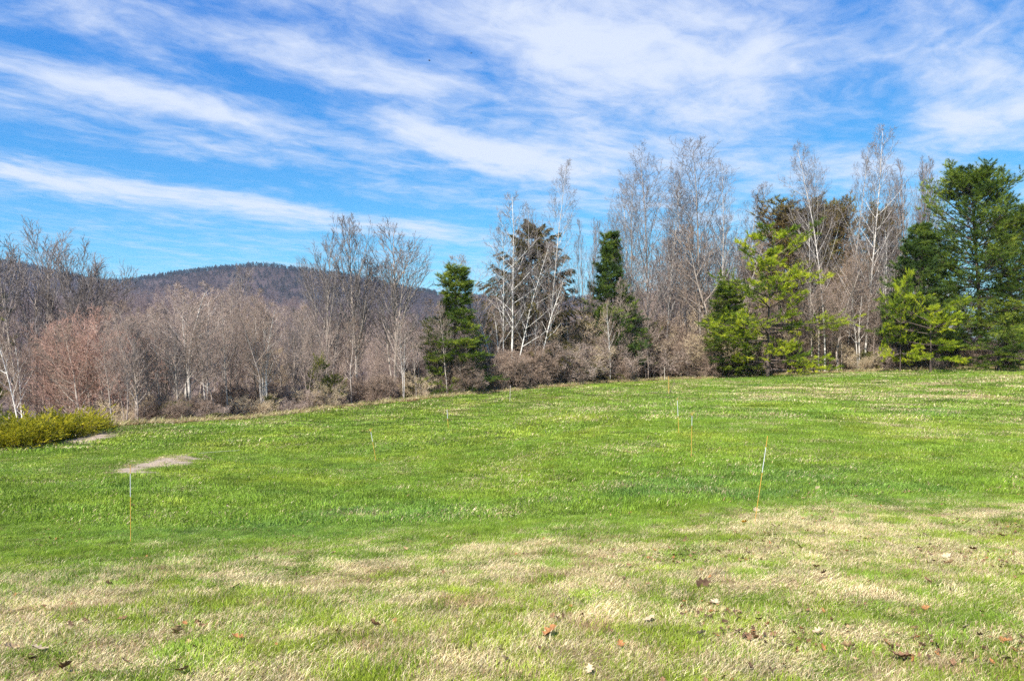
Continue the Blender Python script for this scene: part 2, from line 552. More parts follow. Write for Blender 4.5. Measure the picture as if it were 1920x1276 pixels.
def conifer(name, seed, H, r0, Rmax, prof, base, whorls, per, el, curve, mt, mn, nsub=10, ntuft=7, tlen=0.2, k=9, tw=0.011, spread=0.5,
            t_in=0.3, sub_len=0.4, down=0.0, asym=0.3, lean=(0, 0), extra=(), keep=1.0, subflat=0.6, sub_up=0.25, top_up=0.5, sub2=0):
    """el: (lowest, highest) start elevation of limbs in degrees; curve: later bend"""
    rng = np.random.default_rng(seed)
    tr, cr = MB(), MB()
    P0 = walk(rng, np.array([[0, 0, -0.15]]), np.array([[lean[0], lean[1], 1.0]]), np.array([H * 0.985]), 0.1, 14, 0.012)
    R0 = r0 * np.linspace(1, 0.06, 14)[None] ** 0.9
    R0[:, 0] *= 1.35
    tr.tubes(P0, R0, 8, np.array([.5]))
    ts, azs, Ls, els = [], [], [], []
    ph = rng.uniform(0, 6.28, 3)
    for w in range(whorls):
        t = base + (0.985 - base) * ((w + rng.uniform(-.3, .3)) / whorls)
        t = min(max(t, base), 0.985)
        a0 = rng.uniform(0, 6.28)
        for q in range(per):
            if rng.uniform() > keep:
                continue
            az = a0 + q * 6.283 / per + rng.normal(0, 0.25)
            lump = 1 + asym * (0.6 * math.sin(2 * az + ph[0] + 6 * t) + 0.5 * math.sin(az * 3 + ph[1] - 9 * t))
            u = (t - base) / (1 - base)
            ts.append(t + rng.normal(0, 0.006))
            azs.append(az)
            Ls.append(max(Rmax * prof(u) * lump * rng.uniform(0.72, 1.12), 0.15))
            els.append(el[0] + (el[1] - el[0]) * u ** 1.3 + rng.normal(0, 6))
    for (t, az, L, e) in extra:
        ts.append(t); azs.append(az); Ls.append(L); els.append(e)
    ts, azs, Ls, els = map(np.array, (ts, azs, Ls, els))
    n = len(ts)
    pos, _ = interp(np.repeat(P0, n, 0), np.clip(ts, 0, .985))
    e = np.radians(els)
    d = np.stack([np.cos(azs) * np.cos(e), np.sin(azs) * np.cos(e), np.sin(e)], 1)
    P1 = walk(rng, pos, d, Ls, curve, 8, 0.035)
    rl = np.clip(Ls * 0.016, 0.008, 0.07)
    R1 = rl[:, None] * np.linspace(1, .3, 8)[None]
    tr.tubes(P1, R1, 5, rng.uniform(.2, .7, n))
    lv = rng.uniform(0.15, 0.85, n)
    P2, R2 = grow(rng, P1, R1, nsub, t_in, 0.99, (28, 62), lambda t, L: sub_len * L * (1.2 - 0.8 * t) + 0.10, sub_up, 5, 0.05, 0.6, 0.006, flat=subflat, down=down)
    cr.tubes(P2, R2, 3, np.full(len(P2), 0.3), mat=1)
    sv = np.repeat(lv, nsub) + rng.normal(0, 0.12, len(P2))
    if sub2:
        P3, R3 = grow(rng, P2, R2, sub2, 0.2, 0.98, (25, 60), lambda t, L: 0.45 * L + 0.08, sub_up, 3, 0.05, 0.7, 0.005, flat=subflat, down=down)
        v3 = np.repeat(sv, sub2) + rng.normal(0, 0.08, len(P3))
        sets = [(P2, sv, max(2, ntuft // 2)), (P3, v3, ntuft)]
    else:
        sets = [(P2, sv, ntuft)]
    for (PP, vv, nt) in sets:
        Pr = np.repeat(PP, nt, 0)
        t = np.tile((np.arange(nt) + 0.5) / nt, len(PP)) + rng.normal(0, 0.05, len(Pr))
        t = 0.12 + 0.88 * np.clip(t, 0, 1)
        c, T = interp(Pr, t)
        dd = T * 0.9
        dd[:, 2] += top_up * 0.6
        cr.tufts(rng, c, dd, np.full(len(c), tlen), k, tw, spread, np.clip(np.repeat(vv, nt) + rng.normal(0, 0.08, len(c)), 0, 1))
    # leader tufts
    tt = np.linspace(0.9, 0.999, 10)
    c, T = interp(np.repeat(P0, 10, 0), tt)
    cr.tufts(rng, c, T, np.full(10, tlen * 1.2), k, tw, spread, np.full(10, .5))
    return finish(name, tr, cr, [mt], [mn, mt])


# ------------------------------------------------------------------ placing
def place(p, name, px, d, top, label, cat='tree', group=None, width=None, rz=0.0, wf=1.0, sink=0.0):
    x = (px - 960) / F * d
    z = gz(x, d) - sink
    Ht = CZ + (HY - top) * d / F - z
    s = Ht / p.H
    sx = s * wf if width is None else (width * 0.5 * d / F) / p.W
    r = bpy.data.objects.new(name, None)
    C.objects.link(r)
    r.empty_display_size = 0.3
    r.location = (x, d, z)
    r.rotation_euler = (0, 0, rz)
    r.scale = (sx, sx, s)
    r['label'] = label
    r['category'] = cat
    if group:
        r['group'] = group
    link('trunk' if cat == 'tree' else 'stem', p.trunk, r)
    link('crown' if cat == 'tree' else 'foliage', p.crown, r)
    return r


# ------------------------------------------------------------------ setting: ground
def scatter(name, pts, rot, scl, idx, meshes, attrs=None):
    """ONE object of kind stuff: meshes instanced on points"""
    col = bpy.data.collections.new(name + '_pieces')
    for i, me in enumerate(meshes):
        col.objects.link(bpy.data.objects.new('%s_piece_%02d' % (name, i), me))
    me = bpy.data.meshes.new(name)
    n = len(pts)
    me.vertices.add(n)
    me.vertices.foreach_set('co', np.asarray(pts, np.float32).ravel())
    for nm, ty, arr, key in (('rot', 'FLOAT_VECTOR', rot, 'vector'), ('scl', 'FLOAT_VECTOR', scl, 'vector'), ('idx', 'INT', idx, 'value')):
        a = me.attributes.new(nm, ty, 'POINT')
        a.data.foreach_set(key, np.asarray(arr, np.int32 if ty == 'INT' else np.float32).ravel())
    for nm, arr in (attrs or {}).items():
        a = me.attributes.new(nm, 'FLOAT', 'POINT')
        a.data.foreach_set('value', np.asarray(arr, np.float32))
    o = link(name, me, kind='stuff')
    ng = bpy.data.node_groups.new(name, 'GeometryNodeTree')
    ng.interface.new_socket('Geometry', in_out='INPUT', socket_type='NodeSocketGeometry')
    ng.interface.new_socket('Geometry', in_out='OUTPUT', socket_type='NodeSocketGeometry')
    N, L = ng.nodes.new, ng.links.new
    gi, go = N('NodeGroupInput'), N('NodeGroupOutput')
    ci = N('GeometryNodeCollectionInfo')
    ci.inputs['Collection'].default_value = col
    ci.inputs['Separate Children'].default_value = True
    ci.inputs['Reset Children'].default_value = True
    ip = N('GeometryNodeInstanceOnPoints')
    ip.inputs['Pick Instance'].default_value = True
    def named(nm, ty):
        x = N('GeometryNodeInputNamedAttribute')
        x.data_type = ty
        x.inputs[0].default_value = nm
        return x.outputs[0]
    er = N('FunctionNodeEulerToRotation')
    L(named('rot', 'FLOAT_VECTOR'), er.inputs[0])
    L(gi.outputs[0], ip.inputs['Points'])
    L(ci.outputs[0], ip.inputs['Instance'])
    L(named('idx', 'INT'), ip.inputs['Instance Index'])
    L(er.outputs[0], ip.inputs['Rotation'])
    L(named('scl', 'FLOAT_VECTOR'), ip.inputs['Scale'])
    L(ip.outputs[0], go.inputs[0])
    md = o.modifiers.new('scatter', 'NODES')
    md.node_group = ng
    return o


SAND = []   # bare patches: centre and the inverse of their two half axes on the ground
for (c, a, b) in [((304, 868), (378, 856), (307, 858)), ((176, 821), (230, 815), (182, 811))]:
    c, a, b = (np.array(hit(*q)) for q in (c, a, b))
    SAND.append((c, np.linalg.inv(np.stack([a - c, b - c], 1))))


def sandiness(x, y):
    out = np.zeros_like(x)
    for c, inv in SAND:
        u = inv[0, 0] * (x - c[0]) + inv[0, 1] * (y - c[1])
        v = inv[1, 0] * (x - c[0]) + inv[1, 1] * (y - c[1])
        r = np.sqrt(u * u + v * v) + 1.5 * (fbm(x * 2.3, y * 1.0, 31, 4) - 0.5)
        out = np.maximum(out, 1 - sstep(r, 0.85, 1.15))
    return out


TRK = [(hit(832, 777), hit(962, 738)), (hit(815, 776), hit(935, 741))]


def strawness(x, y):
    """dormant grass: mostly on the rise by the camera, in patches"""
    n1 = fbm(x * 0.55, y * 0.55, 3, 4)
    n2 = fbm(x * 1.9, y * 1.9, 11, 3)
    n3 = fbm(x * 0.16, y * 0.16, 23, 3)
    lim = 9.7 + 1.5 * np.clip(x / 5, -1, 1) + 4.5 * (n1 - .5) + 2 * (n2 - .5)
    near = 1 - sstep(y, lim - 2.2, lim + 3.2)
    s = near * np.clip(0.80 + 1.0 * (n2 - .5) + 0.9 * (n1 - .5) + 3.4 * (fbm(x * 5.0, y * 5.0, 15, 3) - .5), 0.12, 1.0)
    farp = 0.02 + 0.20 * sstep(n1 + 0.5 * n3, 0.72, 0.98) + 0.35 * sstep(n2 + .3 * n1, 0.84, 1.0)
    farp = farp + 0.24 * sstep(y, 36, 44) * (1 - sstep(y, 50, 57)) * sstep(x, 12, 22) * sstep(n2 + n1, .8, 1.15)
    farp = farp + 0.35 * sstep(y, 16, 40) * sstep(x, -2, 8) * sstep(n2 * .6 + n1, 0.62, 1.05)
    for a, b in TRK:
        t = np.clip(((x - a[0]) * (b[0] - a[0]) + (y - a[1]) * (b[1] - a[1])) / ((b[0] - a[0]) ** 2 + (b[1] - a[1]) ** 2), 0, 1)
        dd = np.hypot(x - a[0] - t * (b[0] - a[0]), y - a[1] - t * (b[1] - a[1]))
        farp = farp + 0.42 * np.exp(-(dd / 0.22) ** 2)
    return np.clip(np.maximum(s, farp), 0, 1)


def coolness(x, y):
    """-1 yellow green ... +1 blue green turf"""
    n = fbm(x * 0.33 + 9, y * 0.33, 41, 3) - .5
    c = 2.2 * n
    for (px, py, rx, ry, w) in [(620, 965, 3.2, 2.2, 1.1), (1380, 890, 3.2, 4.0, 1.0), (820, 960, 2.0, 1.6, .8), (1280, 770, 3, 6, .5), (1620, 930, 1.5, 1.2, .5),
                                (380, 930, 2.0, 3, -.3), (1000, 800, 8, 8, -.5), (1700, 820, 5, 5, -.5), (300, 830, 8, 5, -.4), (1650, 701, 30, 3.0, .4)]:
        hx, hy = hit(px, py)
        c = c + w * np.exp(-((x - hx) / rx) ** 2 - ((y - hy) / ry) ** 2)
    return np.clip(c * .6 - .08 - .35 * (1 - sstep(y, 8, 12)), -1, 1)


# colours shared by soil and blades
GREEN = (.172, .272, .026)
GREEN_Y = (.27, .335, .032)
GREEN_C = (.125, .235, .042)


def ground_mat():
    m, nb, b = base_mat('lawn_soil', 0.95, 0.05)
    geo = nb.n('ShaderNodeNewGeometry').outputs['Position']
    A = lambda k: nb.n('ShaderNodeAttribute', attribute_name=k).outputs['Fac']
    n1 = nb.noise(geo, 1.2, 6, 0.6).outputs[0]
    n2 = nb.noise(geo, 14, 5, 0.65).outputs[0]
    green = nb.mix(nb.ss(n1, .3, .7), (.030, .060, .008, 1), (.060, .095, .016, 1))
    straw = nb.mix(nb.ss(n2, .3, .7), (.10, .062, .034, 1), (.30, .22, .12, 1))
    sand = nb.mix(nb.ss(n2, .3, .7), (.20, .15, .115, 1), (.44, .36, .285, 1))
    leaf = nb.mix(nb.ss(n2, .35, .65), (.12, .065, .035, 1), (.30, .17, .085, 1))
    wood = nb.mix(nb.ss(n1, .3, .7), (.10, .07, .045, 1), (.20, .145, .10, 1))
    col = nb.mix(A('straw'), green, straw)
    col = nb.mix(A('wood'), col, nb.mix(nb.ss(nb.noise(geo, .5, 4).outputs[0], .4, .6), leaf, wood))
    col = nb.mix(A('sand'), col, sand)
    nb.put(b.inputs['Base Color'], col)
    bp = nb.n('ShaderNodeBump')
    bp.inputs['Strength'].default_value = 0.6
    bp.inputs['Distance'].default_value = 0.03
    nb.put(bp.inputs['Height'], n2)
    nb.put(b.inputs['Normal'], bp.outputs[0])
    return m


def wood_mask(x, y):
    ye = edge_y(x)
    jit = 1.6 * (fbm(x * 0.45, y * 0.45, 77, 3) - .5)
    return sstep(y + jit - ye, -0.35, 0.25)


def make_ground():
    def axis(lo, hi, st, far_lo, far_hi):
        core = np.arange(lo, hi + st, st)
        g = st * 1.25 ** np.arange(1, 60)
        up = hi + np.cumsum(g)
        dn = lo - np.cumsum(g)
        return np.concatenate([dn[dn > far_lo][::-1], core, up[up < far_hi]])
    xs, ys = axis(-50, 66, .5, -9000, 9000), axis(-10, 84, .5, -3000, 14000)
    X, Y = np.meshgrid(xs, ys)
    x, y = X.ravel(), Y.ravel()
    z = ground_z(x, y)
    near = (np.abs(x) < 90) & (y < 110) & (y > -20)
    sd = np.where(near, sandiness(x, y), 0)
    z = z + 0.04 * sd
    b = MB()
    nx = len(xs)
    i = np.arange((len(ys) - 1) * (nx - 1))
    r, c = i // (nx - 1), i % (nx - 1)
    k = r * nx + c
    b.add(np.stack([x, y, z], 1), q=np.stack([k, k + 1, k + nx + 1, k + nx], 1))
    me = b.mesh('ground', ground_mat())
    for nm, arr in (('straw', np.where(near, strawness(x, y), 0.1)), ('sand', sd), ('wood', wood_mask(x, y))):
        a = me.attributes.new(nm, 'FLOAT', 'POINT')
        a.data.foreach_set('value', arr.astype(np.float32))
    link('ground', me, kind='structure')


make_ground()


# ------------------------------------------------------------------ far hills
def ridge_mesh(name, s, ztop, y0, y1, y2, zb, mat, bump, seed, rows=60):
    """a hill: s = bearing slopes x/y, ztop = crest height for each, foot at y0, crest at y1, behind y2"""
    ns = len(s)
    yy = np.concatenate([np.linspace(y0, y1, rows), np.linspace(y1, y2, 12)[1:]])
    t = np.where(yy <= y1, (yy - y0) / (y1 - y0), 1 - (yy - y1) / (y2 - y1))
    t = t * t * (3 - 2 * t)
    Sx, Yx = np.meshgrid(s, yy)
    Zx = zb + (ztop[None] - zb) * t[:, None]
    x = Sx * Yx
    Zx = Zx + bump * (fbm(x / (bump * 9), Yx / (bump * 9), seed, 5) - .5) * 2.0 * np.clip(t[:, None] * 3, 0, 1)
    b = MB()
    i = np.arange((len(yy) - 1) * (ns - 1))
    r, c = i // (ns - 1), i % (ns - 1)
    k = r * ns + c
    b.add(np.stack([x.ravel(), Yx.ravel(), Zx.ravel()], 1), q=np.stack([k, k + 1, k + ns + 1, k + ns], 1))
    link(name, b.mesh(name, mat), kind='structure')
    return Sx[:rows], Yx[:rows], Zx[:rows]


def hill_mat(name, c1, c2, c3, sc):
    m, nb, b = base_mat(name, 1.0, 0.0)
    geo = nb.n('ShaderNodeNewGeometry').outputs['Position']
    n1 = nb.noise(geo, sc, 6, .65).outputs[0]
    n2 = nb.noise(geo, sc * .17, 4, .6).outputs[0]
    col = nb.mix(nb.ss(n1, .35, .65), (*c1, 1), (*c2, 1))
    col = nb.mix(nb.ss(n2, .52, .66), col, (*c3, 1))
    nb.put(b.inputs['Base Color'], col)
    return m


def crown_blob(seed, n, h, w, spiky):
    """small far tree: a spray of slim faces in the shape of a crown"""
    rng = np.random.default_rng(seed)
    b = MB()
    u = rng.uniform(0, 1, n)
    r = w * (np.sin(np.pi * (0.12 + 0.8 * u)) if not spiky else (1.02 - u)) * np.sqrt(rng.uniform(0.2, 1, n))
    az = rng.uniform(0, 6.28, n)
    c = np.stack([r * np.cos(az), r * np.sin(az), h * (0.12 + .78 * u)], 1)
    d = np.stack([np.cos(az) * .6, np.sin(az) * .6, np.full(n, .9 if not spiky else .1)], 1)
    b.tufts(rng, c, d, np.full(n, h * .2), 3, w * 0.10 if not spiky else w * .13, .45, rng.uniform(.1, .9, n))
    b.tubes(np.array([[[0, 0, -1], [0, 0, h * .5], [0, 0, h * .9]]]), np.array([[h * .012, h * .009, h * .004]]), 4)
    return b


M['far_bare'] = bark('far_bare_wood', (.042, .031, .032), (.072, .055, .056), scale=.4)
M['far_dark'] = needle('far_conifers', (.016, .020, .022), (.024, .030, .030), (.034, .04, .036), .1, .1)
mt_s = np.linspace(-1.15, 1.25, 150)
_px = 960 + mt_s * F
mt_top = np.interp(_px, [-650, -200, 0, 60, 120, 180, 240, 320, 400, 470, 560, 640, 700, 780, 860, 960, 1080, 1240, 1330, 1420, 1560, 1700, 1800, 1900, 2100, 2700],
                   [560, 515, 494, 500, 516, 530, 526, 517, 505, 501, 506, 517, 528, 544, 556, 566, 560, 549, 556, 566, 580, 600, 625, 645, 655, 660])
mS, mY, mZ = ridge_mesh('mountain', mt_s, CZ + (HY - mt_top) * 2200 / F - 7, 1000, 2200, 3600, -25, hill_mat('mountain_woods', (.040, .030, .030), (.066, .049, .048), (.021, .023, .026), .02), 11, 5)
rng = np.random.default_rng(70)
sel = rng.choice(mS.size, 9000, p=(lambda w: w / w.sum())((np.linspace(.25, 1, mS.shape[0])[:, None] ** 2 * (np.abs(mS + .28) < .62) + 0.02).ravel()))
r_, c_ = np.unravel_index(sel, mS.shape)
r_ = np.clip(r_, 0, mS.shape[0] - 2); c_ = np.clip(c_, 0, mS.shape[1] - 2)
fu, fv = rng.uniform(0, 1, len(sel)), rng.uniform(0, 1, len(sel))
lerp = lambda A: (A[r_, c_] * (1 - fu) + A[r_, c_ + 1] * fu) * (1 - fv) + (A[r_ + 1, c_] * (1 - fu) + A[r_ + 1, c_ + 1] * fu) * fv
ss_, yy_, zz_ = lerp(mS), lerp(mY), lerp(mZ)
dark = fbm(ss_ * 9, yy_ / 260, 19, 3) + 0.35 * sstep(mZ[r_, c_], 150, 300) > .60
idx = np.where(dark, 2 + rng.integers(0, 2, len(sel)), rng.integers(0, 2, len(sel)))
fb = [crown_blob(1, 26, 11, 5.0, False).mesh('far_tree_a', M['far_bare'], False), crown_blob(2, 26, 9.5, 5.2, False).mesh('far_tree_b', M['far_bare'], False),
      crown_blob(3, 24, 12, 3.4, True).mesh('far_conifer_a', M['far_dark'], False), crown_blob(4, 24, 10, 3.2, True).mesh('far_conifer_b', M['far_dark'], False)]
scatter('mountain_forest', np.stack([ss_ * yy_, yy_, zz_], 1), np.stack([np.zeros(len(sel)), np.zeros(len(sel)), rng.uniform(0, 6.28, len(sel))], 1),
        np.repeat(rng.uniform(.8, 1.35, len(sel))[:, None], 3, 1), idx, fb)

hl_s = np.linspace(-1.3, 0.55, 110)
_px = 960 + hl_s * F
hl_top = np.interp(_px, [-900, -200, 0, 120, 180, 250, 330, 420, 500, 560, 640, 740, 830, 960, 1100, 1300, 1700], [560, 560, 575, 575, 566, 560, 560, 562, 572, 580, 590, 600, 612, 625, 640, 660, 690])
hS, hY, hZ = ridge_mesh('wooded_hillside', hl_s, CZ + (HY - hl_top - 26) * 380 / F - 1, 130, 380, 620, -20, hill_mat('hillside_floor', (.10, .075, .065), (.17, .13, .11), (.07, .06, .05), .15), 2.0, 9)

# ------------------------------------------------------------------ tree kinds
asp_shape = lambda t: np.interp(t, [0, .2, .5, .8, 1], [.75, 1, .85, .5, .2])
PR = {}
PR['aspen_a'] = bare('aspen_a', 1, [(0, 0, .02, 0, 21, .12)], 36, (26, 48), .32, .45, M['bark_aspen'], M['twig_dark'], start=.22, shape=asp_shape, wob=.03, sub=7, twig=4, fine=2, bud=.09, twig_r=.011)
PR['aspen_b'] = bare('aspen_b', 2, [(0, 0, -.03, .02, 21, .12), (.2, .1, .12, .05, 17, .08)], 30, (26, 48), .34, .45, M['bark_aspen'], M['twig_dark'], start=.25, shape=asp_shape, wob=.03, sub=7, twig=4, fine=2, bud=.09, twig_r=.011)
PR['aspen_thin'] = bare('aspen_thin', 3, [(0, 0, .03, -.02, 20, .10)], 34, (28, 52), .21, .5, M['bark_pale'], M['twig_dark'], start=.25, shape=asp_shape, wob=.03, sub=6, twig=4, fine=2, bud=.11, twig_r=.011)
PR['birch_fork'] = bare('birch_fork', 4, [(0, 0, .06, 0, 15, .11), (.1, 0, .25, .05, 12, .07), (-.15, .1, -.15, .05, 12.5, .065)], 26, (35, 60), .24, .25, M['bark_birch'], M['twig_dark'], start=.3, shape=asp_shape, sub=7, twig=4, fine=2, twig_r=.010)
PR['birch_lean'] = bare('birch_lean', 5, [(0, 0, -.28, .0, 8, .10), (.1, 0, -.12, .05, 6.5, .07)], 18, (35, 65), .25, .3, M['bark_birch'], M['twig_brown'], start=.3, sub=7, twig=4, fine=2, twig_r=.007, stem_up=.5, wob=.08)
PR['birch_crooked'] = bare('birch_crooked', 6, [(0, 0, .04, 0, 20, .11)], 30, (25, 62), .27, .55, M['bark_pale'], M['twig_dark'], start=.3, shape=asp_shape, sub=7, twig=4, fine=3, wob=.075, bud=.08, twig_r=.010, rr1=.36)
STR = dict(wob=.022, twig_r=.0125, sub_ang=(16, 36), twig_ang=(16, 42), sub=7, twig=4, fine=2, sub_up=.35, rr1=.6)
PR['maple_a'] = bare('maple_a', 7, [(0, 0, -.20, .0, 11, .11), (.2, .1, .08, .1, 12, .11), (.3, -.1, .26, 0, 10.5, .09), (0, .3, -.05, .2, 11, .09), (-.1, -.2, -.10, -.12, 11, .085)],
                     11, (18, 34), .42, .45, M['bark_grey'], M['twig_dark'], start=.35, shape=lambda t: np.interp(t, [0, .5, 1], [.8, 1, .55]), stem_up=.25, **dict(STR, sub=9, twig=5))
PR['maple_b'] = bare('maple_b', 8, [(0, 0, .12, .0, 11, .11), (.1, .1, .34, .05, 10.5, .10), (-.1, .2, .02, .1, 10, .09), (.1, -.2, .22, -.1, 10, .08)],
                     13, (18, 40), .44, .4, M['bark_grey'], M['twig_dark'], start=.35, shape=lambda t: np.interp(t, [0, .5, 1], [.8, 1, .5]), stem_up=.2, **dict(STR, sub=9, twig=5))
PR['upswept_a'] = bare('upswept_a', 9, [(0, 0, .0, .0, 15, .13), (.1, .1, .09, -.02, 12, .07)], 30, (18, 36), .36, .45, M['bark_grey'], M['twig_dark'], start=.28, shape=asp_shape, **STR)
PR['upswept_b'] = bare('upswept_b', 10, [(0, 0, .03, .0, 15, .13), (.1, .1, -.12, .1, 13, .08), (.1, -.1, .15, .0, 12, .075)], 22, (20, 42), .36, .4, M['bark_grey'], M['twig_dark'], start=.3, shape=asp_shape, **STR)
PR['vase'] = bare('vase', 11, [(0, 0, .08, 0, 14, .09), (.1, 0, -.10, .04, 14, .08), (0, .1, .2, .1, 13, .07), (0, -.1, -.22, -.1, 12.5, .07), (.05, .1, .02, -.1, 14, .07)], 13, (14, 28), .24, .35, M['bark_brown'], M['twig_dark'], start=.35, stem_up=.25, **dict(STR, sub=5, twig=3, twig_r=.012))
PR['pole_a'] = bare('pole_a', 12, [(0, 0, .03, 0, 13, .085)], 20, (26, 50), .24, .6, M['bark_grey'], M['twig_grey'], start=.35, sub=7, twig=4, fine=3)
PR['pole_b'] = bare('pole_b', 13, [(0, 0, -.05, .03, 12.5, .08), (.2, 0, .1, 0, 10, .05)], 18, (30, 60), .26, .55, M['bark_brown'], M['twig_grey'], start=.3, sub=7, twig=4, fine=3, wob=.07)
PR['pole_c'] = bare('pole_c', 14, [(0, 0, .0, .05, 13, .10)], 22, (35, 65), .30, .5, M['bark_grey'], M['twig_brown'], start=.28, sub=8, twig=4, fine=3, wob=.07)
PR['pole_d'] = bare('pole_d', 15, [(0, 0, .08, .0, 12, .085), (0.1, .1, -.08, .0, 12, .07)], 18, (25, 50), .26, .6, M['bark_pale'], M['twig_grey'], start=.3, sub=7, twig=4, fine=3)
PR['red'] = bare('red', 16, [(0, 0, .05, 0, 8, .12), (.1, 0, .25, .1, 7, .08), (-.1, 0, -.25, -.1, 7, .08)], 20, (35, 65), .42, .45, M['bark_grey'], M['twig_red'], start=.25, sub=9, twig=5, fine=3)
PR['low_wide'] = bare('low_wide', 17, [(0, 0, .1, 0, 7, .09), (.1, 0, .45, .1, 6, .07), (-.1, 0, -.4, -.1, 6, .07)], 18, (40, 70), .40, .35, M['bark_grey'], M['twig_tan'], start=.2, sub=8, twig=5, fine=3, wob=.08)


def brush(name, seed, mt, mc, n, h, spread, twig_r=.007, wob=.10, up=-.05):
    r = np.random.default_rng(seed)
    st = []
    for i in range(n):
        a = r.uniform(0, 6.28)
        q = r.uniform(.1, 1)
        st.append((math.cos(a) * q * .5, math.sin(a) * q * .5, math.cos(a) * spread * q, math.sin(a) * spread * q, h * r.uniform(.6, 1.1), r.uniform(.016, .03)))
    return bare(name, seed, st, 9, (25, 75), .36, .15, mt, mc, start=.15, shape=lambda t: 1 - .5 * t, sub=6, twig=4, fine=2, twig_r=twig_r, wob=wob, stem_up=up, sub_up=.2)


PR['brush_a'] = brush('brush_a', 21, M['bark_grey'], M['twig_brown'], 20, 3.2, .55)
PR['brush_b'] = brush('brush_b', 22, M['bark_grey'], M['twig_tan'], 18, 3.0, .8, up=-.5)
PR['brush_c'] = brush('brush_c', 23, M['bark_brown'], M['twig_brown'], 22, 2.6, .4, up=.2)
PR['brush_d'] = brush('brush_d', 24, M['bark_grey'], M['twig_grey'], 16, 3.4, .9, up=-.7)

pine_prof = lambda u: np.interp(u, [0, .15, .45, .75, .93, 1], [.8, 1, .92, .68, .36, .12])
cone_prof = lambda u: np.interp(u, [0, .2, .6, .9, 1], [.85, 1, .62, .2, .06])
dome_prof = lambda u: np.interp(u, [0, .3, .65, .85, .95, 1], [.75, 1, 1.0, .72, .42, .15])
PR['big_pine'] = conifer('big_pine', 31, 18, .26, 4.4, dome_prof, .20, 22, 6, (-4, 50), .25, M['bark_pine'], M['needle_pine'], nsub=13, ntuft=5, sub2=3, tlen=.30, k=9, tw=.014, t_in=.30, sub_len=0.56, asym=0.26, keep=0.9, spread=.5,
                         extra=[(.26, -.3, 5.6, -6), (.30, .1, 6.0, -5), (.36, -.6, 5.4, -2), (.42, -.15, 5.6, 0), (.33, -2.6, 4.6, -4), (.24, -2.2, 4.4, -6), (.48, -1.2, 5.0, 3), (.22, -1.1, 5.2, -6)])
PR['dark_pine'] = conifer('dark_pine', 32, 13, .17, 2.8, cone_prof, .20, 18, 6, (0, 45), .25, M['bark_pine'], M['needle_dark'], nsub=10, ntuft=5, sub2=2, tlen=.30, k=9, tw=.014, t_in=.2, sub_len=.5, asym=.3, keep=.9, spread=.6)
PR['young_pine'] = conifer('young_pine', 33, 12.5, .14, 4.0, pine_prof, .12, 10, 5, (0, 42), .18, M['bark_pine'], M['needle_lime'], nsub=9, ntuft=5, sub2=2, tlen=.30, k=9, tw=.014, t_in=0.4, sub_len=0.4, asym=.6, keep=0.74, spread=.5,
                           extra=[(.36, -.2, 6.9, -3), (.37, -.35, 5.4, -2), (.34, -.05, 5.6, -4), (.07, -.5, 5.2, -3), (.06, -.9, 4.4, -2), (.13, -.4, 4.4, -2), (.11, -1.0, 4.0, 0), (.34, -2.8, 5.4, 0), (.38, -2.5, 4.8, 2), (.30, -2.2, 4.8, 2), (.26, -2.6, 4.6, -2), (.55, -1.6, 3.4, 8), (.58, -.5, 4.4, 8), (.62, -1.0, 3.2, 12), (.7, -2.0, 2.6, 18)])
PR['low_pine'] = conifer('low_pine', 34, 7, .11, 3.1, dome_prof, .24, 7, 5, (-6, 45), .3, M['bark_pine'], M['needle_lime'], nsub=9, ntuft=5, sub2=2, tlen=.30, k=9, tw=.014, t_in=.38, sub_len=.40, asym=.5, keep=.8, spread=.5)
PR['squat_pine'] = conifer('squat_pine', 44, 5, .11, 3.0, dome_prof, .15, 8, 5, (-6, 45), .3, M['bark_pine'], M['needle_pine'], nsub=9, ntuft=5, sub2=2, tlen=.30, k=9, tw=.014, t_in=.35, sub_len=.42, asym=.5, keep=.8, spread=.5)
PR['slim_pine'] = conifer('slim_pine', 35, 13, .15, 2.2, lambda u: np.interp(u, [0, .3, .55, .62, .8, .95, 1], [.9, 1, .85, .5, .7, .4, .1]), .06, 20, 5, (5, 50), .2, M['bark_pine'], M['needle_pine'], nsub=9, ntuft=4, sub2=2, tlen=.30, k=9, tw=.014, t_in=.2, sub_len=.5, asym=.3, keep=0.92, spread=.6)
PR['spire_pine'] = conifer('spire_pine', 36, 13, .15, 2.4, lambda u: np.interp(u, [0, .25, .6, .85, 1], [.8, 1, .72, .38, .14]), .05, 27, 6, (0, 45), .2, M['bark_pine'], M['needle_dark'], nsub=9, ntuft=4, sub2=2, tlen=.30, k=9, tw=.014, t_in=.22, sub_len=.5, asym=0.42, keep=0.75, spread=.6)
PR['spruce'] = conifer('spruce', 37, 15, .20, 4.9, lambda u: np.interp(u, [0, .25, .6, .85, 1], [1, 1, .72, .34, .06]), .08, 30, 6, (-10, 40), .42, M['bark_pine'], M['needle_olive'], nsub=16, ntuft=9, tlen=.24, k=8, tw=.016, t_in=.12, sub_len=.30,
                       down=1.4, sub_up=-.5, asym=.22, keep=.85, spread=.5, top_up=-.3, subflat=.6)
PR['cedar'] = conifer('cedar', 38, 15, .17, 3.6, dome_prof, .22, 18, 7, (20, 60), .2, M['bark_pine'], M['needle_rust'], nsub=9, ntuft=4, sub2=2, tlen=.34, k=6, tw=.022, t_in=.12, sub_len=.5, asym=.3, keep=.92, spread=.65)
PR['evergreen_bush'] = conifer('evergreen_bush', 39, 4, .05, 1.6, dome_prof, .03, 13, 7, (10, 60), .2, M['bark_pine'], M['needle_yew'], nsub=8, ntuft=4, tlen=.2, k=5, tw=.018, t_in=.15, sub_len=.5, asym=.4, keep=0.6)


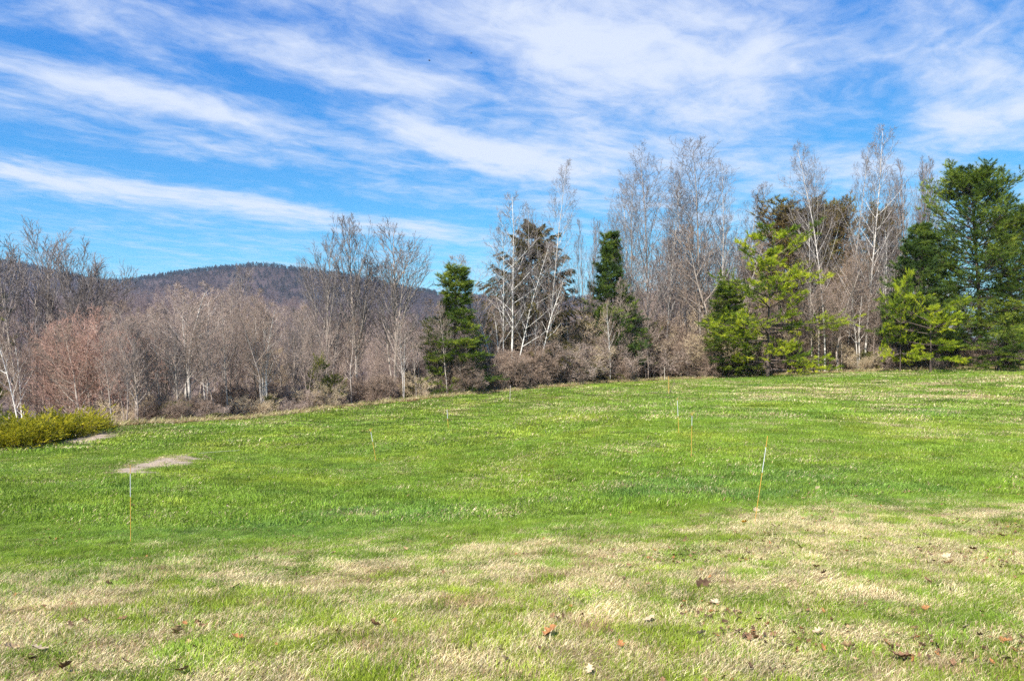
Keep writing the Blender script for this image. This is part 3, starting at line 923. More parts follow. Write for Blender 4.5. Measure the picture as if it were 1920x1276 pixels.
def juniper(name, seed, n=230):
    """low spreading evergreen: plumes fanning up and out from the root"""
    r = np.random.default_rng(seed)
    tr, cr = MB(), MB()
    az = r.uniform(0, 6.28, n)
    el = np.radians(r.uniform(8, 62, n))
    d = np.stack([np.cos(az) * np.cos(el), np.sin(az) * np.cos(el), np.sin(el)], 1)
    rr = np.sqrt(r.uniform(0, 1, n)) * .75
    p = np.stack([np.cos(az) * rr, np.sin(az) * rr, np.zeros(n)], 1)
    L = (0.75 + 1.0 * np.cos(el)) * r.uniform(.5, 1.05, n) * np.where(r.uniform(0, 1, n) < .12, 1.35, 1) * (1 + .28 * np.sin(3 * az + 1) * np.sin(2 * az + seed))
    P1 = walk(r, p, d, L, .25, 7, .05)
    R1 = np.full((n, 1), .014) * np.linspace(1, .3, 7)[None]
    tr.tubes(P1, R1, 4, r.uniform(.2, .7, n))
    P2, R2 = grow(r, P1, R1, 9, .25, .98, (20, 48), lambda t, L: .30 * L * (1.2 - .7 * t) + .06, .35, 4, .06, .6, .004)
    v = np.repeat(r.uniform(.1, .9, n), 9)
    for PP, vv, nt in ((P2, v, 5), (P1, r.uniform(.1, .9, n), 8)):
        Pr = np.repeat(PP, nt, 0)
        c, T = interp(Pr, np.clip(.2 + .8 * (np.tile(np.arange(nt), len(PP)) + r.uniform(0, 1, len(Pr))) / nt, 0, 1))
        cr.tufts(r, c, T, np.full(len(c), .12), 5, .009, .35, np.clip(np.repeat(vv, nt) + r.normal(0, .1, len(c)), 0, 1))
    return finish(name, tr, cr, M['bark_pine'], M['needle_juniper'])


PR['juniper'] = juniper('juniper', 51)

# far wood on the hillside: one mass of bare crowns
rng = np.random.default_rng(71)
HW = [PR['pole_a'], PR['pole_c'], PR['red'], PR['low_wide'], PR['pole_d']]


def joined(p):
    """trunk and crown of a bare tree as one light mesh for the far wood"""
    b = MB()
    for me, keep in ((p.trunk, 1.0), (p.crown, 0.5)):
        V = np.zeros(len(me.vertices) * 3, np.float32)
        me.vertices.foreach_get('co', V)
        q = np.zeros(len(me.loops), np.int32)
        me.loops.foreach_get('vertex_index', q)
        q = q.reshape(-1, 4)
        b.add(V.reshape(-1, 3), q=q[:int(len(q) * 1.0)], mat=0 if me is p.trunk else 1)
    return b.mesh('hillside_tree', [M['far_twig'], M['far_twig']])


n = 1500
w = np.linspace(.1, 1, hS.shape[0])[:, None] * np.ones_like(hS) * (np.abs(hS + .42) < .52)
sel = rng.choice(hS.size, n, p=(w / w.sum()).ravel())
r_, c_ = np.unravel_index(sel, hS.shape)
r_ = np.clip(r_, 0, hS.shape[0] - 2); c_ = np.clip(c_, 0, hS.shape[1] - 2)
fu, fv = rng.uniform(0, 1, n), rng.uniform(0, 1, n)
ss_, yy_, zz_ = lerp(hS), lerp(hY), lerp(hZ)
scatter('hillside_woods', np.stack([ss_ * yy_, yy_, zz_ - .3], 1), np.stack([rng.normal(0, .05, n), rng.normal(0, .05, n), rng.uniform(0, 6.28, n)], 1),
        np.repeat(rng.uniform(.75, 1.15, n)[:, None], 3, 1) * np.array([1.15, 1.15, 1]), rng.choice(5, n, p=[.3, .27, .13, .12, .18]), [joined(p) for p in HW])

# ------------------------------------------------------------------ trees one can point to
ed = lambda px: float(np.interp(px, [p[0] for p in EDGE], [p[2] for p in EDGE]))
# left group
place(PR['maple_a'], 'bare_maple', 62, 46, 398, 'tall bare many-stemmed maple with a vase of fine twigs, left behind the yellow-green juniper', width=215, rz=.2)
place(PR['maple_b'], 'bare_maple', 118, 47, 440, 'bare maple leaning right over the reddish tree, twigs spreading against the sky', width=230, rz=0)
place(PR['red'], 'red_budded_maple', 195, 44, 566, 'round reddish budding maple right of the tall bare maple, behind the juniper end', width=190, rz=.5)
place(PR['red'], 'red_budded_maple', 128, 44, 590, 'reddish budding tree with a pale trunk standing behind the middle of the juniper', width=170, rz=2.2)
place(PR['birch_lean'], 'pale_bare_tree', 44, 42, 590, 'small pale-trunked bare tree rising just behind the juniper at the left', width=120, rz=1.0)
place(PR['pole_c'], 'bare_tree', 152, 42, 600, 'small pale-trunked bare tree with forked boughs behind the right end of the juniper', width=120, rz=.4)
place(PR['pole_d'], 'pale_bare_tree', 352, 45, 525, 'pale double-stemmed bare tree at the lawn edge left of the yellow-green bush', width=150, rz=.3)
place(PR['pole_d'], 'pale_bare_tree', 388, 47, 545, 'slim pale bare tree beside the small yellow-green bush at the left lawn edge', width=100, rz=2.0)
place(PR['pole_c'], 'bare_tree', 285, 45, 560, 'grey bare tree with spreading boughs above the brown grass tuft at the left lawn edge', width=140, rz=1.1)
place(PR['upswept_b'], 'bare_tree', 612, 54, 428, 'left one of the three tall upswept bare trees before the mountain', width=105, rz=.2)
place(PR['upswept_a'], 'bare_tree', 668, 55, 396, 'middle and tallest of the three upswept bare trees before the mountain', width=105, rz=1.4)
place(PR['upswept_b'], 'bare_tree', 742, 56, 410, 'right one of the three upswept bare trees before the mountain, widest crown', width=150, rz=2.6)
place(PR['pole_c'], 'bare_tree', 820, 58, 560, 'small grey bare tree tucked against the left side of the slim pine', width=90, rz=2.2)
# middle group
place(PR['slim_pine'], 'slim_pine', 856, 58, 490, 'slim green pine with a pointed top at the left end of the mixed trees', width=118, rz=.6)
place(PR['spruce'], 'norway_spruce', 990, 68, 408, 'brownish olive spruce with drooping sprays and upturned bough tips behind the white birches', width=218, rz=.3)
place(PR['birch_fork'], 'white_birch', 957, 62, 356, 'tall white birch with forked stems in front of the olive spruce', width=150, rz=.1)
place(PR['birch_lean'], 'white_birch', 936, 61, 545, 'short white birch leaning left at the foot of the olive spruce', width=120, rz=.0)
place(PR['aspen_thin'], 'pale_aspen', 1026, 64, 298, 'tall slender pale aspen rising past the right side of the olive spruce', width=92, rz=.4)
place(PR['vase'], 'bare_tree', 1102, 70, 404, 'dark fan-shaped bare tree between the olive spruce and the spired pine', width=76, rz=.5)
place(PR['spire_pine'], 'spired_pine', 1148, 70, 428, 'dark green pine with a narrow spire left of the tallest grey aspens', width=98, rz=1.0)
place(PR['aspen_a'], 'grey_aspen', 1214, 74, 260, 'tall grey budding aspen just right of the dark spired pine', width=150, rz=0)
place(PR['aspen_thin'], 'grey_aspen', 1178, 75, 330, 'slighter grey aspen with a left-leaning crown behind the dark spired pine', width=80, rz=2.5)
place(PR['aspen_b'], 'grey_aspen', 1316, 75, 250, 'broad tall budding aspen left of the lime-green young pine', width=150, rz=.8)
place(PR['vase'], 'bare_tree', 1262, 76, 420, 'dark many-stemmed bare tree in the gap between the two tallest aspens', width=110, rz=1.5)
place(PR['aspen_thin'], 'bare_tree', 1404, 80, 335, 'thin grey bare tree behind the top of the lime-green young pine', width=80, rz=.9)
place(PR['upswept_b'], 'bare_tree', 1362, 78, 400, 'grey bare tree filling in right of the broad budding aspen', width=90, rz=2.9)
place(PR['young_pine'], 'young_pine', 1440, 67, 414, 'lime-green young pine with long low boughs reaching right over the lawn edge', rz=0)
place(PR['slim_pine'], 'slim_pine', 1368, 71, 520, 'dark green pine pressed against the left side of the lime-green young pine', width=105, rz=2.1)
for (k, px, dd, top, w_, lab, rz) in [
        ('aspen_b', 1182, 3.5, 318, 100, 'grey aspen filling the gap between the spired pine and the tallest aspen', 1.9), ('aspen_thin', 1246, 5, 296, 80, 'thin grey aspen close behind the right side of the tallest aspen', .9),
        ('aspen_thin', 1288, 7, 300, 90, 'grey aspen between the two broad budding aspens, set further back', 2.8), ('aspen_thin', 1352, 3, 285, 84, 'thin grey aspen just right of the broad budding aspen', 2.0),
        ('aspen_thin', 1382, 9, 345, 95, 'hazy grey aspen behind the left shoulder of the lime-green young pine', .4), ('pole_c', 1330, 2.5, 420, 120, 'grey bare tree with crooked boughs at the foot of the broad budding aspen', 1.2),
        ('aspen_thin', 1520, 5, 292, 92, 'grey aspen crossing the left half of the rusty-brown evergreen', 2.2), ('aspen_thin', 1588, 4, 268, 90, 'slender pale aspen between the crooked birch and the straight aspen', .3),
        ('aspen_thin', 1645, 6, 318, 80, 'grey aspen behind the pale forked tree and the straight aspen', 1.0), ('pole_c', 1570, 2.2, 480, 130, 'low crooked grey tree under the crooked pale birch', 2.9),
        ('pole_d', 1610, 1.8, 520, 70, 'thin pale double-stemmed tree at the lawn edge under the straight aspen', .8), ('upswept_b', 1740, 9, 300, 70, 'upswept grey tree peeping out left of the big pine top', 1.7),
        ('birch_lean', 1005, 2, 520, 110, 'crooked pale birch low in front of the olive spruce right side', 2.6), ('pole_c', 905, 3, 470, 120, 'grey bare tree with fine boughs left of the olive spruce', .6),
        ('aspen_thin', 985, 5, 372, 70, 'thin grey aspen right behind the forked white birch', 2.1), ('pole_c', 1065, 3, 455, 90, 'grey bare tree over the right boughs of the olive spruce', 1.6),
        ('birch_lean', 1145, 1.6, 560, 70, 'slim crooked pale tree standing before the spired pine', 1.1), ('pole_b', 1215, 1.8, 520, 90, 'thin dark tree before the tallest grey aspen, rising from the thicket', 2.7)]:
    place(PR[k], 'bare_tree', px, ed(px) + dd, top, lab, width=w_, rz=rz)
# right group
place(PR['cedar'], 'rusty_cedar', 1490, 78, 362, 'broad rusty-brown evergreen with a rounded top behind the lime-green young pine', width=175, rz=.3)
place(PR['cedar'], 'rusty_cedar', 1568, 80, 362, 'rusty-brown pointed evergreen seen through the bare crown of the white-boughed birch', width=110, rz=1.9)
place(PR['cedar'], 'rusty_cedar', 1658, 76, 370, 'narrow olive-brown evergreen between the tall pale aspens and the big pine', width=86, rz=3.2)
place(PR['birch_crooked'], 'white_birch', 1546, 68, 228, 'tall pale birch with crooked boughs right of the lime-green young pine', width=175, rz=.6)
place(PR['aspen_thin'], 'pale_aspen', 1622, 67, 220, 'tall straight pale aspen standing right of the crooked pale birch', width=118, rz=1.2)
place(PR['birch_fork'], 'pale_bare_tree', 1658, 67, 420, 'pale forked bare tree in front of the narrow olive-brown evergreen', width=78, rz=.5)
place(PR['vase'], 'bare_tree', 1712, 72, 288, 'grey fan-shaped bare tree rising behind the dark pine beside the big pine', width=105, rz=.2)
place(PR['aspen_thin'], 'bare_tree', 1685, 74, 305, 'thin grey bare tree left of the fan-shaped tree behind the dark pine', width=60, rz=2.2)
place(PR['dark_pine'], 'dark_pine', 1728, 64, 408, 'dark green pine standing close against the left side of the big pine', width=130, rz=.9)
place(PR['big_pine'], 'big_pine', 1838, 64, 288, 'big round-topped green pine, tallest evergreen at the right end of the trees', width=185, rz=.4)
place(PR['big_pine'], 'big_pine', 1935, 63, 365, 'green pine cut by the right edge of the picture beside the big pine', width=150, rz=2.4)
place(PR['low_pine'], 'low_pine', 1745, 60, 545, 'low bright yellow-green pine in front of the big pine', width=150, rz=.2)
place(PR['low_pine'], 'low_pine', 1688, 62, 500, 'small bright-topped pine left of the low yellow-green pine', width=80, rz=1.9)
place(PR['squat_pine'], 'squat_pine', 1872, 59, 605, 'squat dull green pine at the foot of the big pine, on the lawn edge', width=150, rz=3.1)
place(PR['slim_pine'], 'slim_pine', -66, 46, 360, 'pine at the left edge of the picture with only its bough tips showing', width=150, rz=.3)

# woods behind, tree by tree
PLACES_L = [(290, 'behind the gap right of the juniper'), (370, 'behind the pale double-stemmed tree'), (450, 'behind the small yellow-green bush'), (540, 'under the mountain masts'),
            (640, 'behind the upright evergreen bush'), (705, 'behind the middle upswept tree'), (770, 'behind the widest upswept tree'), (900, 'left of the slim pine')]
PLACES_R = [(930, 'behind the leaning birch'), (1010, 'under the olive spruce'), (1080, 'right of the olive spruce'), (1170, 'around the dark spired pine'), (1270, 'behind the tall grey aspen'),
            (1360, 'behind the broad budding aspen'), (1460, 'behind the lime-green young pine'), (1580, 'behind the crooked pale birch'), (1680, 'behind the tall straight aspen'), (1780, 'behind the dark pine'), (2100, 'behind the big pine')]
where = lambda pl, px: next(w for lim, w in pl if px < lim)


rng = np.random.default_rng(5)
GL = 'bare trees of the left wood'
KL = ['pole_a', 'pole_b', 'pole_c', 'pole_d', 'upswept_a', 'low_wide']
LBL = {'pole_a': 'slim grey bare tree', 'pole_b': 'dark thin bare tree', 'pole_c': 'grey spreading bare tree',
       'pole_d': 'pale twin-stemmed bare tree', 'upswept_a': 'upswept bare tree', 'low_wide': 'low wide tan tree', 'red': 'low reddish budding tree'}


def depth_word(over):
    return 'at the wood front' if over < 11 else 'inside the wood' if over < 24 else 'deep in the wood'


for i in range(96):
    px = 205 + (i + rng.uniform(0, 1)) / 96 * 640
    d = ed(px) + 2 + rng.uniform(0, 1) ** 1.3 * 42
    top = np.interp(px, [200, 280, 400, 470, 560, 700, 850], [575, 560, 530, 535, 560, 580, 585]) + abs(rng.normal(0, 34)) - (45 if rng.uniform() < .07 else 0)
    k = rng.choice(KL, p=[.30, .27, .24, .07, .08, .04])
    place(PR[k], 'bare_tree', px, d, top + (60 if k == 'low_wide' else 0), LBL[k] + ' ' + depth_word(d - ed(px)) + ', ' + where(PLACES_L, px), group=GL, rz=rng.uniform(0, 6.28), wf=rng.uniform(.85, 1.25))
for i in range(12):
    px = -20 + i / 12 * 240 + rng.uniform(-8, 8)
    place(PR[rng.choice(['pole_a', 'pole_c', 'pole_b'])], 'bare_tree', px, ed(px) + rng.uniform(9, 34), 580 + rng.uniform(0, 60), 'thin bare tree in the tangle behind the tall left maples', group='bare trees behind the left maples', rz=rng.uniform(0, 6.28), wf=rng.uniform(.9, 1.3))
KR = ['pole_a', 'pole_b', 'pole_c', 'red', 'low_wide']
for i in range(128):
    px = 880 + (i + rng.uniform(0, 1)) / 128 * 1100
    d = ed(px) + 4 + rng.uniform(0, 1) * 34
    top = np.interp(px, [880, 960, 1100, 1180, 1250, 1330, 1420, 1550, 1700, 1790, 2000], [560, 545, 560, 490, 430, 410, 420, 420, 430, 560, 600]) + abs(rng.normal(0, 65))
    k = rng.choice(KR, p=[.30, .30, .26, .04, .10])
    place(PR[k], 'bare_tree', px, d, top + (70 if k in ('red', 'low_wide') else 0), LBL[k] + ' ' + depth_word(d - ed(px)) + ', ' + where(PLACES_R, px), group='bare trees of the right wood', rz=rng.uniform(0, 6.28), wf=rng.uniform(.8, 1.2))

# thin trunks at the very edge on the right, between the evergreens
for i in range(34):
    px = 1432 + (i + rng.uniform(0, 1)) / 34 * 500
    d = ed(px) + rng.uniform(1.2, 7)
    k = rng.choice(['pole_a', 'pole_b', 'pole_c'], p=[.25, .5, .25])
    place(PR[k], 'bare_tree', px, d, rng.uniform(470, 590) if px < 1690 else rng.uniform(540, 620), LBL[k].replace('bare tree', 'bare sapling') + (' on the lawn edge, ' if d - ed(px) < 4 else ' just off the lawn edge, ') + where(PLACES_R, px),
          group='bare saplings between the right evergreens', rz=rng.uniform(0, 6.28), wf=rng.uniform(.8, 1.1))
for (px, dd, top, lab) in [(838, 1.6, 560, 'thin grey tree standing before the left side of the slim pine'), (874, 1.8, 590, 'short grey tree standing before the right side of the slim pine'), (1160, 2.0, 520, 'thin grey tree standing before the right side of the spired pine')]:
    place(PR['pole_a'], 'bare_tree', px, ed(px) + dd, top, lab, rz=px)

# brush along the lawn edge
for i in range(96):
    px = 835 + (i + rng.uniform(0, 1)) / 96 * 1140
    far = rng.uniform(0, 1)
    d = ed(px) + .9 + far * 6.5
    base = CZ - 0
    hpx = rng.uniform(48, 84) + 62 * far if px < 1480 else (rng.uniform(34, 66) if px < 1700 else rng.uniform(22, 44)) + 50 * far
    top = np.interp(px, [p[0] for p in EDGE], [p[1] for p in EDGE]) - hpx
    k = rng.choice(['brush_a', 'brush_b', 'brush_c', 'brush_d'], p=[.36, .18, .30, .16])
    place(PR[k], 'brush_bush', px, d, top, {'brush_a': 'dense brown leafless bush', 'brush_b': 'tan arching leafless bush',
          'brush_c': 'upright brown leafless bush', 'brush_d': 'grey sprawling leafless bush'}[k] + (' at the thicket front, ' if far < .4 else ' amid the thicket, ' if far < .75 else ' at the thicket back, ') + where(PLACES_R, px).replace('behind', 'below'),
          'bush', 'leafless bushes along the middle lawn edge', rz=rng.uniform(0, 6.28), wf=rng.uniform(.9, 1.3))
for i in range(32):
    px = 215 + (i + rng.uniform(0, 1)) / 32 * 620
    far = rng.uniform(0, 1)
    d = ed(px) + .8 + far * 7
    top = np.interp(px, [p[0] for p in EDGE], [p[1] for p in EDGE]) - rng.uniform(22, 50) - 40 * far
    k = rng.choice(['brush_a', 'brush_b', 'brush_c', 'brush_d'], p=[.3, .22, .28, .2])
    place(PR[k], 'brush_bush', px, d, top, {'brush_a': 'dense brown', 'brush_b': 'tan arching', 'brush_c': 'upright brown', 'brush_d': 'grey sprawling'}[k] + ' leafless bush ' + ('at the wood foot, ' if far < .5 else 'just inside the wood, ') + where(PLACES_L, px).replace('behind', 'below'), 'bush', 'leafless bushes under the left wood', rz=rng.uniform(0, 6.28), wf=rng.uniform(.9, 1.4))
for (px, dd, top, w_, lab) in [(598, 3, 655, 46, 'dull green evergreen bush half hidden in the left wood, upright'), (628, 2.4, 694, 52, 'low dull green bush right beside the upright evergreen bush'),
                               (328, 2.2, 748, 62, 'olive yellow bush at the left lawn edge near the pale double-stemmed tree'), (412, 1.0, 772, 44, 'small bright yellow-green bush at the left lawn edge'),
                               (505, 2.4, 736, 28, 'little olive bush among the poles of the left wood'), (240, 1.2, 786, 32, 'tiny dark green bush just right of the juniper, on the lawn edge'),
                               (1035, 6, 590, 60, 'green evergreen bush at the foot of the olive spruce'), (880, 4, 640, 60, 'pale green leafy bush right of the slim pine'),
                               (1210, 5, 585, 70, 'dull green evergreen bush below the tall grey aspens'), (770, 3, 716, 30, 'small olive bush at the lawn edge below the three upswept trees'),
                               (1625, 2.2, 655, 50, 'dark green low bush in the shade between the birch and the low pine'), (1100, 4, 640, 55, 'dull green bush in the thicket below the fan-shaped bare tree'),
                               (1355, 3, 560, 70, 'green evergreen bush at the left foot of the lime-green pine')]:
    place(PR['evergreen_bush'], 'evergreen_bush', px, ed(px) + dd, top, lab, 'bush', width=w_, rz=px * .7)

# junipers by the left edge
for (px, py, d, w_, top, lab, rz) in [(28, 835, 31.9, 165, 774, 'left end of the spreading yellow-green juniper, cut by the picture edge', .3),
                                      (90, 0, 33.3, 165, 755, 'tallest middle juniper of the yellow-green row beside the sandy patch', 1.7),
                                      (152, 0, 35.4, 112, 762, 'right-hand juniper of the yellow-green row, next to the brown grass tuft', 3.0)]:
    place(PR['juniper'], 'juniper_bush', px, d, top, lab, 'bush', 'juniper bushes left of the lawn', width=w_, rz=rz)

# ------------------------------------------------------------------ air
hz = bpy.data.materials.new('haze')
hz.use_nodes = True
hz.node_tree.nodes.clear()
_o = hz.node_tree.nodes.new('ShaderNodeOutputMaterial')
_v = hz.node_tree.nodes.new('ShaderNodeVolumePrincipled')
_v.inputs['Color'].default_value = (.62, .74, 1.0, 1)
_v.inputs['Density'].default_value = 0.000065
_v.inputs['Anisotropy'].default_value = 0.0
hz.node_tree.links.new(_v.outputs[0], _o.inputs['Volume'])
b = MB()
x0, x1, y0, y1, z0, z1 = -9400, 9400, -3300, 14400, -34, 385
b.add([(x0, y0, z0), (x1, y0, z0), (x1, y1, z0), (x0, y1, z0), (x0, y0, z1), (x1, y0, z1), (x1, y1, z1), (x0, y1, z1)],
      q=[(0, 3, 2, 1), (4, 5, 6, 7), (0, 1, 5, 4), (1, 2, 6, 5), (2, 3, 7, 6), (3, 0, 4, 7)])
link('haze', b.mesh('haze', hz, False), kind='stuff')

# ------------------------------------------------------------------ grass
def blade_mat():
    m, nb, b = base_mat('grass_blades', 0.55, 0.3)
    v = nb.n('ShaderNodeAttribute', attribute_name='v').outputs['Fac']        # below 1 green blade, above 1 straw
    cool = nb.n('ShaderNodeAttribute', attribute_name='cool', attribute_type='INSTANCER').outputs['Fac']
    geo = nb.n('ShaderNodeNewGeometry').outputs['Position']
    n1 = nb.noise(geo, 0.9, 5, .6).outputs[0]
    c = nb.m('ADD', cool, nb.m('MULTIPLY', nb.m('SUBTRACT', n1, .5), .9))
    green = nb.mix(nb.ss(c, 0, .9), (*GREEN, 1), (*GREEN_C, 1))
    green = nb.mix(nb.ss(nb.m('MULTIPLY', c, -1), 0, .9), green, (*GREEN_Y, 1))
    hs = nb.n('ShaderNodeHueSaturation')
    nb.put(hs.inputs['Color'], green)
    nb.put(hs.inputs['Value'], nb.m('ADD', .6, nb.m('MULTIPLY', v, .85)))
    val = nb.n('ShaderNodeAttribute', attribute_name='val', attribute_type='INSTANCER').outputs['Fac']
    u = nb.m('SUBTRACT', v, 1.0)
    straw = nb.mix(nb.ss(u, .05, .35), (.28, .175, .085, 1), (.60, .48, .26, 1))
    straw = nb.mix(nb.ss(u, .45, .95), straw, (.84, .74, .47, 1))
    n3 = nb.noise(geo, 1.1, 5, .65).outputs[0]
    straw = nb.mix(nb.m('MULTIPLY', nb.ss(n3, .50, .68), .7), straw, (.27, .145, .07, 1))
    col = nb.mix(nb.m('GREATER_THAN', v, 1.0), hs.outputs[0], straw)
    h2 = nb.n('ShaderNodeHueSaturation')
    nb.put(h2.inputs['Color'], col)
    nb.put(h2.inputs['Value'], val)
    col = h2.outputs[0]
    nb.put(b.inputs['Base Color'], col)
    tr = nb.n('ShaderNodeBsdfTranslucent')
    nb.put(tr.inputs[0], col)
    mx = nb.n('ShaderNodeMixShader')
    mx.inputs[0].default_value = .26
    out = m.node_tree.nodes['Material Output']
    nb.t.links.new(b.outputs[0], mx.inputs[1])
    nb.t.links.new(tr.outputs[0], mx.inputs[2])
    nb.t.links.new(mx.outputs[0], out.inputs[0])
    return m


M['grass'] = blade_mat()


def patch(seed, n, size, straw, h, w):
    """a tuft of blades, size metres across"""
    r = np.random.default_rng(seed)
    isS = r.uniform(0, 1, n) < straw
    x, y = r.normal(0, size * .36, n), r.normal(0, size * .36, n)
    tx, ty = r.normal(0, .25, 2)
    az = r.uniform(0, 6.28, n)
    H = np.where(isS, r.uniform(.5, 1.25, n), r.uniform(.55, 1.2, n)) * h
    lean = np.where(isS, r.uniform(.5, 1.5, n), r.uniform(.1, .75, n))
    dx, dy = np.cos(az) * lean + tx, np.sin(az) * lean + ty
    nrm = np.sqrt(1 + dx * dx + dy * dy)
    L = H
    up = L / nrm
    b0 = np.stack([x, y, np.full(n, -.01)], 1)
    mid = b0 + np.stack([dx * .38, dy * .38, np.full(n, .62)], 1) * up[:, None]
    tip = b0 + np.stack([dx * 1.15, dy * 1.15, np.full(n, .92)], 1) * up[:, None]
    s = np.stack([-np.sin(az + 1), np.cos(az + 1), np.zeros(n)], 1) * (w * r.uniform(.7, 1.3, n))[:, None]
    V = np.stack([b0 - s, b0 + s, mid - s * .8, mid + s * .8, tip], 1).reshape(-1, 3)
    i = np.arange(n)[:, None] * 5
    v = np.where(isS, 1.02 + .97 * r.uniform(0, 1, n), r.uniform(0, .98, n))
    b = MB()
    b.add(V, q=np.concatenate([i, i + 1, i + 3, i + 2], 1), t=np.concatenate([i + 2, i + 3, i + 4], 1), a=np.repeat(v, 5))
    return b.mesh('grass_tuft_%d' % seed, M['grass'])


FR = [0.03, .10, .25, .42, .6, .78, .94]
tufts_near = [patch(100 + i * 3 + j, 300, .21, f, .054 if f < .5 else .048, .0016) for i, f in enumerate(FR) for j in range(3)]
tufts_far = [patch(200 + i * 3 + j, 300, .60, f, .085, .0055) for i, f in enumerate(FR) for j in range(3)]
rng = np.random.default_rng(9)


def sow(name, y0, y1, step, meshes, s0, hz, jit=.13):
    nx, ny = int((1.62 * y1 + 10) / step), int((y1 - y0) / step)
    X, Y = np.meshgrid((np.arange(nx) - nx / 2) * step, y0 + np.arange(ny) * step)
    x = X.ravel() + rng.uniform(-.6, .6, X.size) * step
    y = Y.ravel() + rng.uniform(-.6, .6, X.size) * step
    k = (np.abs(x) < .80 * y + 2.5)
    k &= wood_mask(x, y) < rng.uniform(.2, .8, len(x))
    k &= sandiness(x, y) < rng.uniform(.10, .6, len(x))
    x, y = x[k], y[k]
    x, y = x[(g := rng.uniform(0, 1, len(x)) > .10 * (y < 13))], y[g]
    z = ground_z(x, y)
    e = .2
    gx, gy = (ground_z(x + e, y) - z) / e, (ground_z(x, y + e) - z) / e
    st = np.clip(strawness(x, y) + rng.normal(0, jit, len(x)) * (.35 + .65 * sstep(strawness(x, y), .05, .35)), 0, 1)
    idx = np.abs(np.array(FR)[None] - st[:, None]).argmin(1) * 3 + rng.integers(0, 3, len(x))
    rot = np.stack([np.arctan(gy), -np.arctan(gx), rng.uniform(0, 6.28, len(x))], 1)
    lush = fbm(x * .8, y * .8, 61, 3)
    s = s0 * rng.uniform(.7, 1.3, len(x))
    hz = hz * rng.uniform(.6, 1.35, len(x))
    sc = np.stack([s, s, s * hz * (.40 + 1.2 * lush)], 1)
    cool = coolness(x, y) + rng.normal(0, .18, len(x))
    scatter(name, np.stack([x, y, z], 1), rot, sc, idx, meshes, {'cool': cool, 'val': np.clip(.98 + rng.normal(0, .17, len(x)) + .55 * (fbm(x * 2.6, y * 2.6, 131, 3) - .5), .45, 1.3)})


sow('near_grass', 2.2, 13, .115, tufts_near, 1.0, 1.0, .30)
sow('middle_grass', 13, 30, .30, tufts_far, .95, 1.0)
sow('far_grass', 30, 74, .62, tufts_far, 1.9, .62)


# ------------------------------------------------------------------ leaves
def leaf_mesh(name, seed, L, mat, lobes=4, curl=.5):
    """a curled oak leaf with lobed outline and a midrib fold"""
    r = np.random.default_rng(seed)
    n = 17
    t = np.linspace(0, 1, n)
    wd = L * .30 * np.sin(np.pi * (.06 + .9 * t ** .8)) * (1 + .42 * np.sin(2 * np.pi * lobes * t + .5))
    wd = np.maximum(wd, L * .012)
    z0 = curl * L * .5 * (t - .5) ** 2 * 2 + r.normal(0, L * .012, n)
    cl = curl * L * .22 * (1 + .5 * np.sin(4 * t + seed))
    c = np.stack([L * (t - .5), .04 * L * np.sin(3 * t + seed), z0], 1)
    l = c + np.stack([-.10 * wd, wd, cl * wd / (L * .3)], 1)
    q = c + np.stack([-.10 * wd, -wd, cl * wd / (L * .3) * r.uniform(.2, 1.1)], 1)
    b = MB()
    k = np.arange(n - 1)
    b.add(np.concatenate([c, l, q]), q=np.concatenate([np.stack([k, k + 1, n + k + 1, n + k], 1), np.stack([k + 1, k, 2 * n + k, 2 * n + k + 1], 1)]))
    me = b.mesh(name, mat)
    return me


